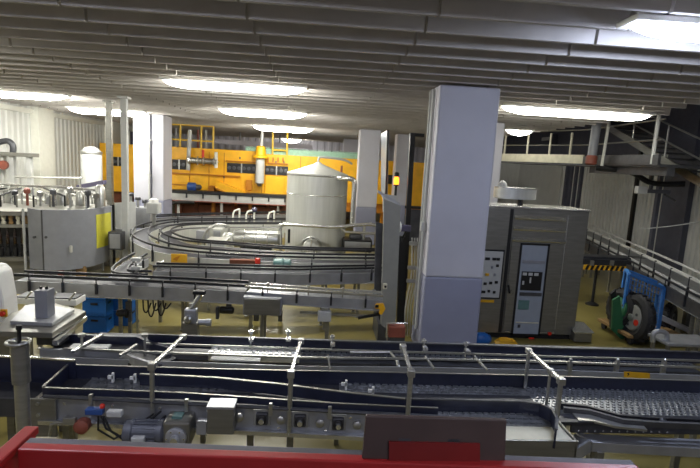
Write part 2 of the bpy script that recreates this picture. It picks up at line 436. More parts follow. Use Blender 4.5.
# curve of the belt lane on the far side
cur = pl([(560, 402), (586, 404.5), (602, 409), (618, 413.5), (650, 416), (720, 419)], Zb + .05)
MB().ribbon(cur, -.03, 0, -.06, 0).build('curved_guide', 'rail_black', T)
MB().ribbon([c + Vector((0, -.07, 0)) for c in cur], -.02, .012, -.06, -.01).build('curved_guide', 'dark_steel', T)
# front lane floor and side of the short lane
fl = [at(507, 423, z=Zb - .02), at(560, 428, z=Zb - .02), at(568, 439, z=Zb - .02), at(507, 436, z=Zb - .02)]
pA, pB = at(438, 410, z=Zb), at(567, 429, z=Zb)
m = MB(); m.prism([(pA.x, 3.5, Zb - .03), (pB.x, 3.5, Zb - .03), (pB.x, 4.0, Zb - .03), (pA.x, 3.9, Zb - .03)], (0, 0, .012)); m.build('drip_plate', 'cream', T)
m = MB(); m.box(pA.x, pB.x, 3.48, 3.5, Zb - .15, Zb); m.box(pB.x - .02, pB.x, 3.48, 4.0, Zb - .15, Zb); m.build('lane_frame', 'satin_steel', T, bevel=.004)
# steel side frame with rail tube, bearings
s0, s1 = at(40, 398, y=4.02), at(420, 436, y=3.9)
fr0 = Vector((e0.x - .02, frontw[0].y - .005, 0)); fr1 = Vector((pA.x + .05, frontw[-1].y - .005, 0))
m = MB(); m.ribbon([fr0, fr1], -.006, .006, .93, 1.11); m.ribbon([fr0, fr1], -.05, .006, .915, .93); m.build('side_frame', 'steel_plate', T)
MB().tube([fr0 + Vector((.05, -.04, 1.145)), fr1 + Vector((-.02, -.04, 1.145))], .016, 8).build('handrail_tube', 'dark_steel', T, smooth=True)
MB().ribbon([fr0 + Vector((0, -.05, 0)), fr1 + Vector((0, -.05, 0))], -.006, .006, .9, .935).build('bottom_flange', 'bright_steel', T)
def onframe(u, v, off=.03):
    # point on the plane of the side frame
    p = at(u, v, y=3.9)
    for _ in range(6):
        f = (p.x - fr0.x) / (fr1.x - fr0.x); p = at(u, v, y=fr0.y + (fr1.y - fr0.y) * f - off)
    return p
for u, v in ((262, 418), (300, 420), (338, 423)):
    p = onframe(u, v)
    MB().cbox(p + Vector((0, .012, .0)), .14, .02, .14).build('bearing_plate', 'grey_neutral', T, bevel=.004)
    b = MB().cbox(p, .1, .05, .11).build('bearing_block', 'dark_steel', T, bevel=.012)
    MB().lathe(p + Vector((0, -.025, 0)), [(.042, 0), (.042, -.012), (.03, -.02)], (0, 1, 0), 20).build('bearing_ring', 'black', b, smooth=True)
    MB().lathe(p + Vector((0, -.03, 0)), [(.022, 0), (.022, -.04)], (0, 1, 0), 16).build('shaft_end', 'bright_steel', b, smooth=True)
for u, v in ((240, 416), (281, 419), (320, 422), (357, 424), (372, 424), (388, 425)):
    p = onframe(u, v)
    MB().lathe(p, [(.035, 0), (.035, -.03), (.02, -.04)], (0, 1, 0), 16).build('cover_cap', 'steel', T, smooth=True)
for i in range(16):
    f = .06 + i * .058; p = fr0.lerp(fr1, f); 
    MB().lathe((p.x, p.y, .955 if i % 2 else 1.08), [(.012, 0), (.012, -.02)], (0, 1, 0), 8).build('bolt', 'bright_steel', T)
for u in (187, 271, 330, 92):
    p = onframe(u, 405, .03); MB().box(p.x - .015, p.x + .015, p.y - .03, p.y, 1.08, 1.19).build('rail_clamp', 'steel', T, bevel=.004)
for u in (66, 250, 290, 392):
    p = onframe(u, 440, -.3); MB().box(p.x - .03, p.x + .03, p.y, p.y + .06, 0, .92).build('leg', 'satin_steel', T)
    MB().lathe((p.x, p.y + .03, 0), [(.07, 0), (.07, .012), (.02, .05)], (0, 0, 1), 14).build('foot', 'rubber', T)
for x in (1.7, 2.6, 3.9):
    MB().box(x, x + .06, 4.5, 4.56, 0, 1.0).build('leg', 'satin_steel', T)
    MB().box(x, x + .06, 3.95, 4.01, 0, .9).build('leg', 'satin_steel', T)
# left end plate with bolts
p = onframe(38, 400)
m = MB().box(e0.x - .16, e0.x + .12, fr0.y - .04, fr0.y - .02, .78, 1.12); m.build('end_plate', 'satin_steel', T, bevel=.004)
q0, q1 = at(38, 399, z=1.08), at(52, 388, z=1.08)
MB().bar(q0, q1 + (q1 - q0) * .2, .04, .03).build('end_bar', 'bright_steel', T)
for dx, z in ((-.13, 1.08), (-.13, .98), (-.02, 1.08), (-.02, .98), (-.13, .86)):
    MB().lathe((e0.x + dx, fr0.y - .04, z), [(.014, 0), (.014, -.015)], (0, 1, 0), 8).build('bolt', 'steel', T)
# overhead guide supports
def support(u, v0, v1, arm, yy):
    """post at photo column u from v0 (top) to v1, arm runs to pixel arm"""
    a = at(u, v0, y=yy); b = at(u + (v0 - v1) * .02, v1, y=yy)
    MB().tube([a + Vector((0, 0, .02)), (a.x, yy, b.z)], .021, 8).build('support_post', 'steel', T, smooth=True)
    e = at(arm[0], arm[1], z=a.z)
    MB().bar((a.x, yy, a.z), e, .03, .03).build('support_arm', 'bright_steel', T, bevel=.003)
    MB().cbox((a.x, yy, a.z), .06, .06, .06).build('clamp_block', 'steel', T, bevel=.006)
    MB().cbox(e, .06, .06, .05).build('clamp_block', 'steel', T, bevel=.006)
    return a, e
support(152, 366, 434, (183, 337), frontw[1].y - .06)
support(291, 374, 434, (301, 341), frontw[2].y + .0)
support(411, 373, 420, (403, 347), frontw[3].y - .03)
a, e = support(561, 381, 426, (529, 351), 3.75)
mid = a.lerp(e, .3); MB().tube([mid, (mid.x, mid.y, Zb)], .013, 8).build('support_post', 'steel', T, smooth=True)
MB().cbox(mid, .05, .05, .05).build('clamp_block', 'steel', T, bevel=.006)
mid = e; MB().tube([mid, (mid.x, mid.y, Zb)], .018, 8).build('support_post', 'steel', T, smooth=True)
for (u, v) in ((113, 378), (135, 379), (346, 385), (373, 392)):
    p = at(u, v, z=1.12); m = MB(); m.box(p.x - .01, p.x + .01, p.y - .01, p.y + .01, 1.07, 1.17); m.cbox((p.x - .02, p.y, 1.13), .05, .02, .03); m.build('guide_clip', 'white_plastic', T)
# ------------------------------------------------------------------ gear motor
p0, p1 = onframe(124, 431, .14), onframe(164, 431, .14); r = .1
yc = p0.y; zc = p0.z
G = thing('gear_motor', 'grey electric gear motor with round gearbox hung on the conveyor frame', 'motor', (p0.x, yc, zc - .1))
hx0, hx1 = p0.x, p1.x
MB().lathe((hx0 + .02, yc, zc), [(.086, 0), (.092, .01), (.092, .06), (.082, .065), (.082, hx1 - hx0 - .06), (.1, hx1 - hx0 - .055), (.1, hx1 - hx0 - .03), (.06, hx1 - hx0)], (1, 0, 0), 28).build('motor_housing', 'motor_grey', G, smooth=35)
MB().lathe((hx0, yc, zc), [(.05, 0), (.09, .015), (.096, .05), (.096, .075)], (1, 0, 0), 28).build('fan_cover', 'motor_grey', G, smooth=35)
fins = MB()
for i in range(16):
    tt = 2 * PI * i / 16; d = Vector((0, math.cos(tt), math.sin(tt)))
    fins.bar(Vector((hx0 + .09, yc, zc)) + d * .086, Vector((hx1 - .06, yc, zc)) + d * .086, .006, .018, d)
fins.build('cooling_fins', 'motor_grey', G)
MB().cbox((hx0 + .15, yc - .1, zc - .03), .1, .06, .09).build('terminal_box', 'light_grey', G, bevel=.008)
p2, p3 = onframe(166, 424, .14), onframe(190, 424, .14)
gx = (p2.x + p3.x) / 2
gb = MB().box(p2.x - .01, p3.x + .01, yc - .08, yc + .12, zc - .1, zc + .13).build('gearbox', 'satin_steel', G, bevel=.02)
MB().lathe((gx, yc - .08, zc - .0), [(.085, 0), (.085, -.02), (.07, -.03), (.04, -.03), (.04, -.05)], (0, 1, 0), 26).build('gearbox_flange', 'steel_plate', gb, smooth=35)
MB().lathe((gx, yc - .12, zc), [(.03, 0), (.03, -.03)], (0, 1, 0), 18).build('output_shaft', 'bright_steel', gb, smooth=True)
for i in range(6):
    tt = PI * 2 * i / 6; MB().lathe((gx + .068 * math.cos(tt), yc - .1, zc + .068 * math.sin(tt)), [(.008, 0), (.008, -.014)], (0, 1, 0), 8).build('flange_bolt', 'bright_steel', gb)
MB().box(gx - .05, gx + .03, yc - .03, yc + .05, zc + .13, zc + .15).build('name_plate', 'teal_screen', gb)
# steel drive cover box
a, b = onframe(207, 408, .17), onframe(233, 436, .17)
D = thing('drive_cover', 'blank brushed steel box cover on the conveyor frame beside the gear motor', 'machine cover', ((a.x + b.x) / 2, a.y, b.z))
MB().box(a.x, b.x, a.y, a.y + .14, b.z, a.z).build('cover', 'satin_steel', D, bevel=.008)
MB().box(a.x - .006, b.x + .006, a.y - .006, a.y + .15, a.z - .01, a.z + .012).build('lid', 'steel_plate', D, bevel=.004)
MB().box(a.x - .09, a.x - .01, a.y + .03, a.y + .1, b.z - .02, b.z + .09).build('side_bracket', 'steel_plate', D)
# pneumatic valve unit with hoses
a = onframe(100, 412, .1)
V = thing('valve_unit', 'small white and blue pneumatic valve with black hoses under the trough end', 'valve', (a.x, a.y, a.z - .06))
b = onframe(115, 413, .1)
MB().cbox(b, .12, .06, .05).build('valve_body', 'light_grey', V, bevel=.008)
MB().cbox(a + Vector((-.04, 0, .01)), .14, .06, .05).build('solenoid', 'blue_motor', V, bevel=.008)
MB().lathe(a + Vector((.02, 0, .04)), [(.02, 0), (.02, .02), (.012, .03)], (0, 0, 1), 12).build('red_knob', 'red_button', V)
for dx, dz in ((0, -.22), (.06, -.2), (.1, -.24)):
    pts = [a + Vector((dx * .4, -.03, -.02)), a + Vector((dx, -.04, dz * .6)), a + Vector((dx + .12, -.03, dz)), a + Vector((dx + .3, 0, dz + .1)), a + Vector((dx + .42, .03, dz + .2))]
    MB().tube(smooth_pts(pts), .009, 6).build('hose', 'cable', V, smooth=True) if 'smooth_pts' in globals() else MB().tube(pts, .009, 6).build('hose', 'cable', V, smooth=True)
a = onframe(83, 425, .1)
W = thing('drive_roller_bracket', 'brown cast bracket with bent steel tube beneath the trough corner', 'bracket', (a.x, a.y, a.z - .05))
MB().lathe(a + Vector((0, .04, 0)), [(.05, 0), (.06, -.02), (.06, -.08), (.03, -.1)], (0, 1, 0), 18).build('casting', 'copper_paint', W, smooth=True)
MB().tube([a + Vector((-.03, 0, .02)), a + Vector((-.2, 0, .02)), a + Vector((-.25, 0, -.0)), a + Vector((-.27, 0, -.1))], .014, 8).build('bent_tube', 'steel', W, smooth=True)
MB().cbox(a + Vector((-.1, 0, .04)), .1, .05, .06).build('clamp', 'steel', W, bevel=.006)
# ------------------------------------------------------------------ curved hand over and channel at the right
a, b = at(572, 412, z=1.02), at(660, 438, z=1.02)
H = thing('transfer_conveyor', 'bolted steel transfer section with long grey channel at the railing end', 'conveyor', (2.9, 3.7, 0))
p0, p1 = at(571, 419, z=1.05), at(720, 430, z=1.05)
m = MB(); m.box(p0.x, p1.x, p0.y - .02, p0.y, .93, 1.06); m.build('side_plate', 'dark_steel', H, bevel=.004)
for i in range(12):
    for z in (.955, 1.035):
        MB().lathe((p0.x + .07 + i * .075, p0.y - .02, z), [(.009, 0), (.009, -.008)], (0, 1, 0), 8).build('bolt', 'bright_steel', H)
MB().ribbon(pl([(572, 410), (590, 411), (612, 416), (640, 419)], 1.1), -.14, 0, -.04, -.02).build('slide_plate', 'steel', H)
c0, c1 = at(578, 437, z=.88), at(720, 447, z=.88)
q = pl([(576, 433), (720, 440), (720, 448), (592, 441)], .92)
m = MB(); m.prism(q, (0, 0, -.02)); m.ribbon([q[3], q[2]], -.02, 0, -.09, -.001); m.build('channel', 'steel_plate', H, bevel=.004)
c0 = q[3] + Vector((0, .12, 0))
d0 = at(548, 464, y=c0.y - .05)
m = MB(); m.prism([(c0.x - .02, c0.y - .12, .92), (c0.x + .03, c0.y - .12, .83), (d0.x + .12, c0.y - .12, d0.z), (d0.x, c0.y - .12, d0.z + .06)], (0, .16, 0)); m.build('angled_strut', 'steel_plate', H, bevel=.004)
p = at(662, 426, z=1.06) + Vector((0, .01, 0)); MB().lathe(p, [(.03, 0), (.034, .02), (.034, .06), (.01, .075)], (0, 0, 1), 14).build('knob', 'black', H, smooth=True)
p = at(640, 423, y=p0.y - .05); MB().tube([p + Vector((-.08, 0, .06)), p, p + Vector((.04, -.02, -.03))], .02, 8).build('handle', 'bright_steel', H, smooth=True)
for x in (2.5, 3.9): MB().box(x, x + .06, 3.7, 3.76, 0, .84).build('leg', 'satin_steel', H)
# ================================================================== slat chain conveyor behind it
K = thing('slat_chain_conveyor', 'single lane slat chain conveyor with a stretch of chain whitened as lamp glare, behind the blue trough', 'conveyor', (0, 5.4, 0))
bw = pl([(148, 335), (240, 338), (350, 342), (460, 345), (560, 348.5), (720, 353)], 1.2)
MB().ribbon(bw, 0, .03, -.14, 0).build('back_wall', 'navy', K)
MB().ribbon(bw, -.012, .012, .0, .012).build('back_wall_edge', 'dark_steel', K)
MB().ribbon([v + Vector((0, -.1, 0)) for v in bw], -.012, .012, -.07, -.05).build('guide_rail', 'steel', K)
fp = pl([(60, 357), (160, 361), (300, 366), (420, 367), (560, 370), (720, 376)], 1.1)
MB().ribbon(fp, -.01, .01, -.13, .0).build('front_plate', 'steel_plate', K)
MB().ribbon(fp, .06, .085, .05, .07).build('guide_rail', 'steel', K)
xs0, xs1 = fp[0].x, fp[-1].x
MB().box(xs0, xs1, 5.0, 5.72, .95, 1.03).build('bed', 'dark_steel', K)
wx0, wx1 = at(212, 350, z=1.08).x, at(300, 352, z=1.08).x
m = MB(); studs(m, wx1 + .03, xs1, 5.1, 5.62, 1.06, .06, .075, .045, .03, .02); m.build('slat_chain', 'slat_steel', K)
m = MB(); m.box(wx0, wx1, 4.97, 5.36, 1.03, 1.1); studs(m, wx0, wx1, 4.97, 5.36, 1.1, .07, .085, .05, .05, .025); m.build('glare_chain', 'glare_steel', K, bevel=.004)  # near-white stretch stands in for lamps reflected on the slats
a, b = at(211, 359, z=1.1), at(260, 361, z=1.1)
MB().bar(a + Vector((0, .03, 0)), b + Vector((0, .03, 0)), .1, .015).build('cover_strip', 'light_grey', K)
a, b = at(350, 352, z=1.14), at(390, 352, z=1.14)
MB().tube([a, b, at(397, 360, z=1.12), at(399, 369, z=1.05)], .02, 8).build('bent_tube', 'steel', K, smooth=True)
a = at(385, 367, y=5.0); MB().cbox(a, .14, .06, .1).build('end_cover', 'dark_steel', K)
for u, v in ((251, 333), (288, 333), (332, 338), (424, 342), (466, 345)):
    p = at(u, v, z=1.26); m = MB(); m.tube([(p.x, p.y, 1.12), (p.x, p.y, 1.3)], .012, 8); m.lathe((p.x, p.y, 1.26), [(.03, 0), (.03, .025)], (0, 0, 1), 10); m.cbox((p.x + .01, p.y - .03, 1.2), .05, .08, .03); m.build('rail_bracket', 'bright_steel', K, smooth=True)
for u in (570, 617, 664):
    p = at(u, 367, z=1.14); m = MB(); m.box(p.x - .018, p.x + .018, p.y - .015, p.y + .03, 1.03, 1.2); m.lathe((p.x, p.y, 1.2), [(.02, 0), (.02, .03), (.01, .04)], (0, 0, 1), 10); m.build('rail_bracket', 'steel', K)
for (u0, v0, u1, v1) in ((425, 356, 434, 369), (474, 356, 487, 370), (328, 355, 330, 372)):
    MB().bar(at(u0, v0, z=1.2), at(u1, v1, z=1.13), .02, .02).build('cross_arm', 'bright_steel', K)
def onplate(u, v, off):
    p = at(u, v, y=5.0)
    for _ in range(5):
        for a, b in zip(fp, fp[1:]):
            if a.x <= p.x <= b.x or (b is fp[-1]): break
        f = (p.x - a.x) / (b.x - a.x); p = at(u, v, y=a.y + (b.y - a.y) * f - off)
    return p
a, b, c, d = onplate(624, 371.5, .014), onplate(650, 373.2, .014), onplate(650, 378.7, .014), onplate(624, 377.3, .014)
L = MB().prism([a, b, c, d], (0, .003, 0)).build('warning_label', 'label_yellow', K)
L['label'] = 'yellow warning sticker with a small black symbol'
m = MB(); cx = a.lerp(d, .5); m.prism([cx + Vector((.03, -.002, .012)), cx + Vector((.06, -.002, .026)), cx + Vector((.05, -.002, .006)), cx + Vector((.065, -.002, .0)), cx + Vector((.035, -.002, -.022)), cx + Vector((.045, -.002, -.002))], (0, .002, 0)); m.build('flash_symbol', 'black', L)
for x in (-2.6, -1.2, .3, 1.8, 3.2, 4.6):
    for y in (5.1, 5.65): MB().box(x, x + .05, y, y + .05, 0, .96).build('leg', 'satin_steel', K)
# left end: curved infeed with dark rails
J = thing('infeed_curve_conveyor', 'short dark infeed lane that bends into the slat chain conveyor near the blue crates', 'conveyor', (-2.6, 5.6, 0))
path = pl([(62, 334), (100, 335.5), (137, 336.5), (150, 342), (170, 348)], 1.15)
MB().ribbon(path, -.012, .03, -.1, 0).build('guide_wall', 'navy', J)
MB().ribbon([v + Vector((0, -.22, -.05)) for v in path], -.18, .18, -.06, -.03).build('chain', 'belt_dark', J)
MB().ribbon([v + Vector((0, -.42, 0)) for v in path], -.015, .015, -.15, 0).build('guide_wall', 'steel_plate', J)
MB().bar(at(73, 352, z=1.2), at(102, 335, z=1.2), .04, .03).build('cross_arm', 'bright_steel', J)
MB().bar(at(137, 345, z=1.2), at(120, 356, z=1.2), .03, .03).build('cross_arm', 'bright_steel', J)
a = at(100, 345, z=1.1); MB().box(a.x - .3, a.x + .1, a.y - .05, a.y + .05, 1.06, 1.09).build('white_strip', 'white_plastic', J)
for u in (82, 145): 
    p = at(u, 352, z=1.1); m = MB(); m.tube([(p.x, p.y, 1.0), (p.x, p.y, 1.3)], .014, 8); m.lathe((p.x, p.y, 1.27), [(.035, 0), (.035, .03)], (0, 0, 1), 10); m.build('rail_bracket', 'steel', J)
for x in (-2.8, -2.0):
    MB().box(x, x + .05, 5.4, 5.45, 0, 1.05).build('leg', 'satin_steel', J)
# ------------------------------------------------------------------ left dark tray table in front of the spindle
Q = thing('drip_tray_conveyor', 'dark conveyor trough that runs out behind the steel spindle', 'conveyor', (-2.9, 4.7, 0))
tw = pl([(-40, 360.5), (30, 362), (68, 364)], 1.2)
MB().ribbon(tw, 0, .015, -.2, 0).build('back_wall', 'navy', Q); MB().ribbon(tw, -.012, .012, 0, .014).build('back_wall_edge', 'bright_steel', Q)
tw2 = pl([(-40, 356), (30, 358), (75, 361)], 1.25)
MB().ribbon(tw2, 0, .015, -.2, 0).build('rear_wall', 'navy', Q); MB().ribbon(tw2, -.012, .012, 0, .014).build('rear_wall_edge', 'bright_steel', Q)
x1 = e0.x - .02
MB().box(tw[0].x, x1, 4.15, 4.68, .98, 1.0).build('bed', 'belt_dark', Q)
MB().box(tw[0].x, x1 - .12, 4.1, 4.13, .85, 1.02).build('front_frame', 'dark_steel', Q)
for x in (tw[0].x + .3, x1 - .5): MB().box(x, x + .06, 4.3, 4.36, 0, .98).build('leg', 'satin_steel', Q)
# ------------------------------------------------------------------ height spindle
a, b = at(15, 334, y=3.6), at(22, 432, y=3.6)
N = thing('height_spindle', 'tall round steel spindle post with ring handle beside the red railing corner', 'spindle post', (a.x + .02, 3.6, 0))
cx = a.x + .03
MB().lathe((cx, 3.6, 0), [(.05, 0), (.05, a.z - .36)], (0, 0, 1), 20).build('lower_tube', 'steel', N, smooth=True)
MB().lathe((cx, 3.6, a.z - .38), [(.062, 0), (.062, .3), (.05, .31)], (0, 0, 1), 20).build('upper_tube', 'satin_steel', N, smooth=40)
MB().torus((cx - .01, 3.6, a.z - .06), .075, .012, (0, 0, 1)).build('ring_handle', 'steel', N, smooth=True)
MB().bar((cx - .08, 3.6, a.z - .06), (cx + .07, 3.6, a.z - .06), .014, .014).build('ring_spoke', 'steel', N)
MB().lathe((cx, 3.6, a.z - .09), [(.014, 0), (.014, .12), (.02, .13), (.018, .16)], (0, 0, 1), 12).build('threaded_rod', 'black', N, smooth=True)
MB().lathe((cx, 3.6, 0), [(.16, 0), (.16, .02), (.06, .03)], (0, 0, 1), 20).build('base_plate', 'satin_steel', N)
# ------------------------------------------------------------------ stepped steel tables with box
Y = thing('label_station_table', 'stepped steel machine table with a plain upright box on top', 'machine table', (-3.3, 5.4, 0))
def poly(pts, z, h, name, mm, par, bev=.006): return MB().prism(pl(pts, z), (0, 0, -h)).build(name, mm, par, bevel=bev)
poly([(-8, 331), (52, 333), (86, 311), (55, 303), (12, 312)], 1.3, .06, 'table_top', 'satin_steel', Y)
poly([(10, 321), (52, 323), (74, 309), (40, 303), (25, 305)], 1.34, .04, 'upper_plate', 'steel_plate', Y)
a, b = at(35, 318, z=1.34), at(50, 317, z=1.34); c = at(42, 291, y=a.y)
MB().box(a.x, b.x, a.y, a.y + .16, 1.34, c.z).build('upright_box', 'grey_paint', Y, bevel=.006)
for dx in (.03, .09): MB().lathe((a.x + dx, a.y + .08, c.z), [(.015, 0), (.015, .03)], (0, 0, 1), 10).build('box_stud', 'black', Y)
a = at(48, 340, y=5.1); MB().box(a.x - .12, a.x + .12, 5.1, 5.3, a.z - .06, a.z + .06).build('under_box', 'dark_steel', Y, bevel=.006)
MB().bar(at(55, 343, z=1.2), at(85, 318, z=1.2), .05, .05).build('side_arm', 'bright_steel', Y)
MB().tube([at(52, 345, z=1.1), at(60, 348, z=1.0), at(55, 352, z=.95), at(53, 362, z=.9)], .012, 6).build('cable', 'cable', Y, smooth=True)
for u, v in ((0, 328), (50, 330)):
    p = at(u, v, z=1.24); MB().box(p.x, p.x + .07, p.y + .1, p.y + .17, 0, 1.24).build('leg', 'satin_steel', Y)
# white machine with red switch
a = at(-25, 320, y=5.7); b = at(12, 320, y=5.7)
X = thing('white_machine_cover', 'white sloping machine cover carrying a red and orange switch', 'machine cover', (b.x - .3, 5.7, 0))
pts = [at(-35, 330, y=5.7), at(12, 332, y=5.7), at(9, 300, y=5.7), at(4, 274, y=5.7), at(-2, 268, y=5.7), at(-35, 266, y=5.7)]
MB().prism([p_ + Vector((-.08, 0, 0)) for p_ in pts], (0, .3, 0)).build('cover', 'white_plastic', X, bevel=.03)
pts2 = [(pts[0].x, 5.75, 0), (pts[1].x - .05, 5.75, 0), (pts[1].x - .05, 5.75, pts[1].z), (pts[0].x, 5.75, pts[0].z)]
MB().prism(pts2, (0, .2, 0)).build('pedestal', 'satin_steel', X)
p = at(4, 313, y=5.69); sb = MB().cbox(p, .07, .03, .09).build('switch_box', 'label_yellow', X, bevel=.006)
MB().lathe(p + Vector((0, -.015, 0)), [(.03, 0), (.03, -.03), (.024, -.035)], (0, 1, 0), 16).build('switch_knob', 'red_button', sb, smooth=True)
# ================================================================== bottle conveyors in the middle of the hall
def smooth_pts(pts, n=6):
    out = []; P = [Vector(p) for p in pts]
    for i in range(len(P) - 1):
        a, b, c, d = P[max(i - 1, 0)], P[i], P[i + 1], P[min(i + 2, len(P) - 1)]
        for k in range(n):
            t = k / n
            out.append(.5 * ((2 * b) + (c - a) * t + (2 * a - 5 * b + 4 * c - d) * t * t + (3 * b - a - 3 * c + d) * t ** 3))
    return out + [P[-1]]
def side(path, i, off):
    P = [Vector(p) for p in path]; d = (P[min(i + 1, len(P) - 1)] - P[max(i - 1, 0)]); d.z = 0; d.normalize()
    return P[i] + Vector((-d.y, d.x, 0)) * off
def along(path, f):
    P = [Vector(p) for p in path]; L = [(b - a).length for a, b in zip(P, P[1:])]; t = f * sum(L)
    for a, b, l in zip(P, P[1:], L):
        if t <= l or b is P[-1]:
            d = (b - a).normalized(); return a + d * t, d
        t -= l
def conveyor(name, label, path, w, sh, nb=6, legs=(), rails=True, frame='steel_plate', group=None, rail='rail_black', near=-1, belt='belt_dark', railh=.09):
    """path: centre line of the belt top; near=-1: brackets on the right-hand side of the path direction"""
    t = thing(name, label, 'conveyor', (path[0].x, path[0].y, 0), group)
    h = w / 2
    m = MB(); m.ribbon(path, -h, -h + .012, -sh, 0); m.ribbon(path, h - .012, h, -sh, 0); m.ribbon(path, -h + .01, h - .01, -sh + .03, -sh + .05); m.build('frame', frame, t)
    m = MB(); m.ribbon(path, -h - .012, -h + .02, -sh - .012, -sh); m.ribbon(path, h - .02, h + .012, -sh - .012, -sh); m.build('bottom_flange', 'bright_steel', t)
    MB().ribbon(path, -h + .02, h - .02, -.04, -.012).build('belt', belt, t)
    if rails:
        for s_ in (-1, 1):
            MB().ribbon([p + Vector((0, 0, railh)) for p in path], s_ * (h - .03) - .014, s_ * (h - .03) + .014, -.02, .02).build('guide_rail', rail, t)
    for i in range(nb):
        p, d = along(path, (i + .5) / nb); n = Vector((-d.y, d.x, 0)) * near
        q = p + n * (h + .02)
        m = MB(); m.bar(q + Vector((0, 0, -sh * .75)), q + Vector((0, 0, .02)), .035, .03, d); m.bar(q + Vector((0, 0, .0)), q + Vector((0, 0, railh + .01)), .014, .014, d)
        m.bar(q + Vector((0, 0, railh)), q - n * .06 + Vector((0, 0, railh)), .014, .014); m.build('bracket', 'rail_black', t)
    for f in legs:
        p, d = along(path, f)
        for s_ in (-1, 1):
            q = p + Vector((-d.y, d.x, 0)) * s_ * (h - .03)
            m = MB(); m.box(q.x - .025, q.x + .025, q.y - .025, q.y + .025, 0.02, p.z - sh); m.lathe((q.x, q.y, 0), [(.05, 0), (.05, .012), (.02, .04)], (0, 0, 1), 10); m.build('leg', 'satin_steel', t)
    return t
UP = Vector((0, 1, 0))
# --- conveyor A: nearest of the middle ones
fA = [at(13, 281, z=1.1), at(80, 284, z=1.1), at(180, 288.5, z=1.1), at(245, 292, z=1.1)]
pA = [p + Vector((0, .17, 0)) for p in fA]
A = conveyor('bottle_conveyor', 'long bottle conveyor with black guide rails and black clips, passing over the blue crates', pA, .32, .2, 7, (.1,))
# bright second half
fA2 = [at(247, 292, z=1.1), at(320, 297, z=1.1), at(384, 301, z=1.1)]
pA2 = [p + Vector((0, .14, 0)) for p in fA2]
A2 = conveyor('bottle_conveyor', 'shiny narrow bottle conveyor ending at the guard with the yellow grip', pA2, .26, .16, 4, (.12, .6), rail='bright_steel', railh=.07, belt='slat_steel')
for f in (.15, .45, .7):
    p, d = along(pA2, f); m = MB(); m.tube([p + Vector((0, -.1, .0)), p + Vector((0, -.1, .17))], .012, 8); m.lathe(p + Vector((0, -.1, .13)), [(.025, 0), (.025, .03)], (0, 0, 1), 10); m.build('rail_post', 'bright_steel', A2)
a, b = at(243, 297, y=pA2[0].y - .3), at(281, 316, y=pA2[0].y - .3)
o = thing('drive_box', 'plain grey steel drive box on the side of the shiny conveyor', 'machine box', ((a.x + b.x) / 2, a.y, b.z))
MB().box(a.x, b.x, a.y, a.y + .15, b.z, a.z).build('box', 'grey_paint', o, bevel=.012)
MB().box(a.x + .02, b.x - .02, a.y - .012, a.y, b.z + .02, a.z - .02).build('front_cover', 'satin_steel', o, bevel=.004)
a, b = at(318, 312, y=7.2), at(331, 322, y=7.2)
o = thing('sensor_box', 'small grey box hung under the shiny conveyor', 'machine box', ((a.x + b.x) / 2, 7.2, b.z))
MB().box(a.x, b.x, 7.2, 7.32, b.z, a.z).build('box', 'light_grey', o, bevel=.006)
MB().box(a.x + .05, b.x - .05, 7.24, 7.28, a.z, pA2[1].z - .15).build('hanger', 'steel', o)
o = thing('cable_tray', 'thin dark cable tray arm beneath the shiny conveyor near the yellow grip', 'cable tray', at(362, 315, y=7.2))
MB().bar(at(300, 312, y=7.3), at(368, 316, y=7.3), .05, .03).build('tray', 'steel', o)
MB().bar(at(358, 318, y=7.25), at(380, 314, y=7.25), .06, .03).build('arm', 'black', o)
# hanging drive cables under conveyor A
o = thing('hanging_cables', 'bundle of loose black cables hanging below the long conveyor', 'cables', at(155, 305, y=7.6))
for i, (u, l) in enumerate(((143, 12), (148, 16), (153, 10), (158, 15), (163, 8))):
    a = at(u, 300, y=7.55); b = at(u + 4, 300 + l, y=7.55); c = at(u + 8, 303, y=7.55)
    MB().tube(smooth_pts([a, a.lerp(b, .7) + Vector((-.03, 0, -.03)), b, c]), .012, 6).build('cable', 'cable', o, smooth=True)
o = thing('small_gear_motor', 'small black motor hung under the long conveyor by the blue crates', 'motor', at(125, 314, y=7.75))
p = at(125, 313, y=7.75)
MB().lathe(p + Vector((-.12, 0, 0)), [(.05, 0), (.06, .02), (.06, .13), (.08, .14), (.08, .18), (.03, .2)], (1, 0, 0), 18).build('motor', 'black', o, smooth=40)
MB().cbox(p + Vector((.08, 0, -.05)), .05, .08, .18).build('gearbox', 'dark_steel', o, bevel=.01)
MB().cbox(p + Vector((.06, 0, .12)), .08, .06, .14).build('hanger', 'dark_steel', o)
o = thing('small_gear_motor', 'small dark motor under the conveyor next to the grey drive box', 'motor', at(228, 312, y=7.6))
p = at(229, 310, y=7.65)
MB().lathe(p + Vector((-.14, 0, 0)), [(.05, 0), (.06, .02), (.06, .2), (.03, .22)], (1, 0, 0), 18).build('motor', 'black', o, smooth=40)
MB().cbox(p + Vector((-.18, 0, -.05)), .05, .08, .2).build('gearbox', 'dark_steel', o, bevel=.01)
MB().cbox(p + Vector((0, 0, .1)), .08, .06, .1).build('hanger', 'dark_steel', o)
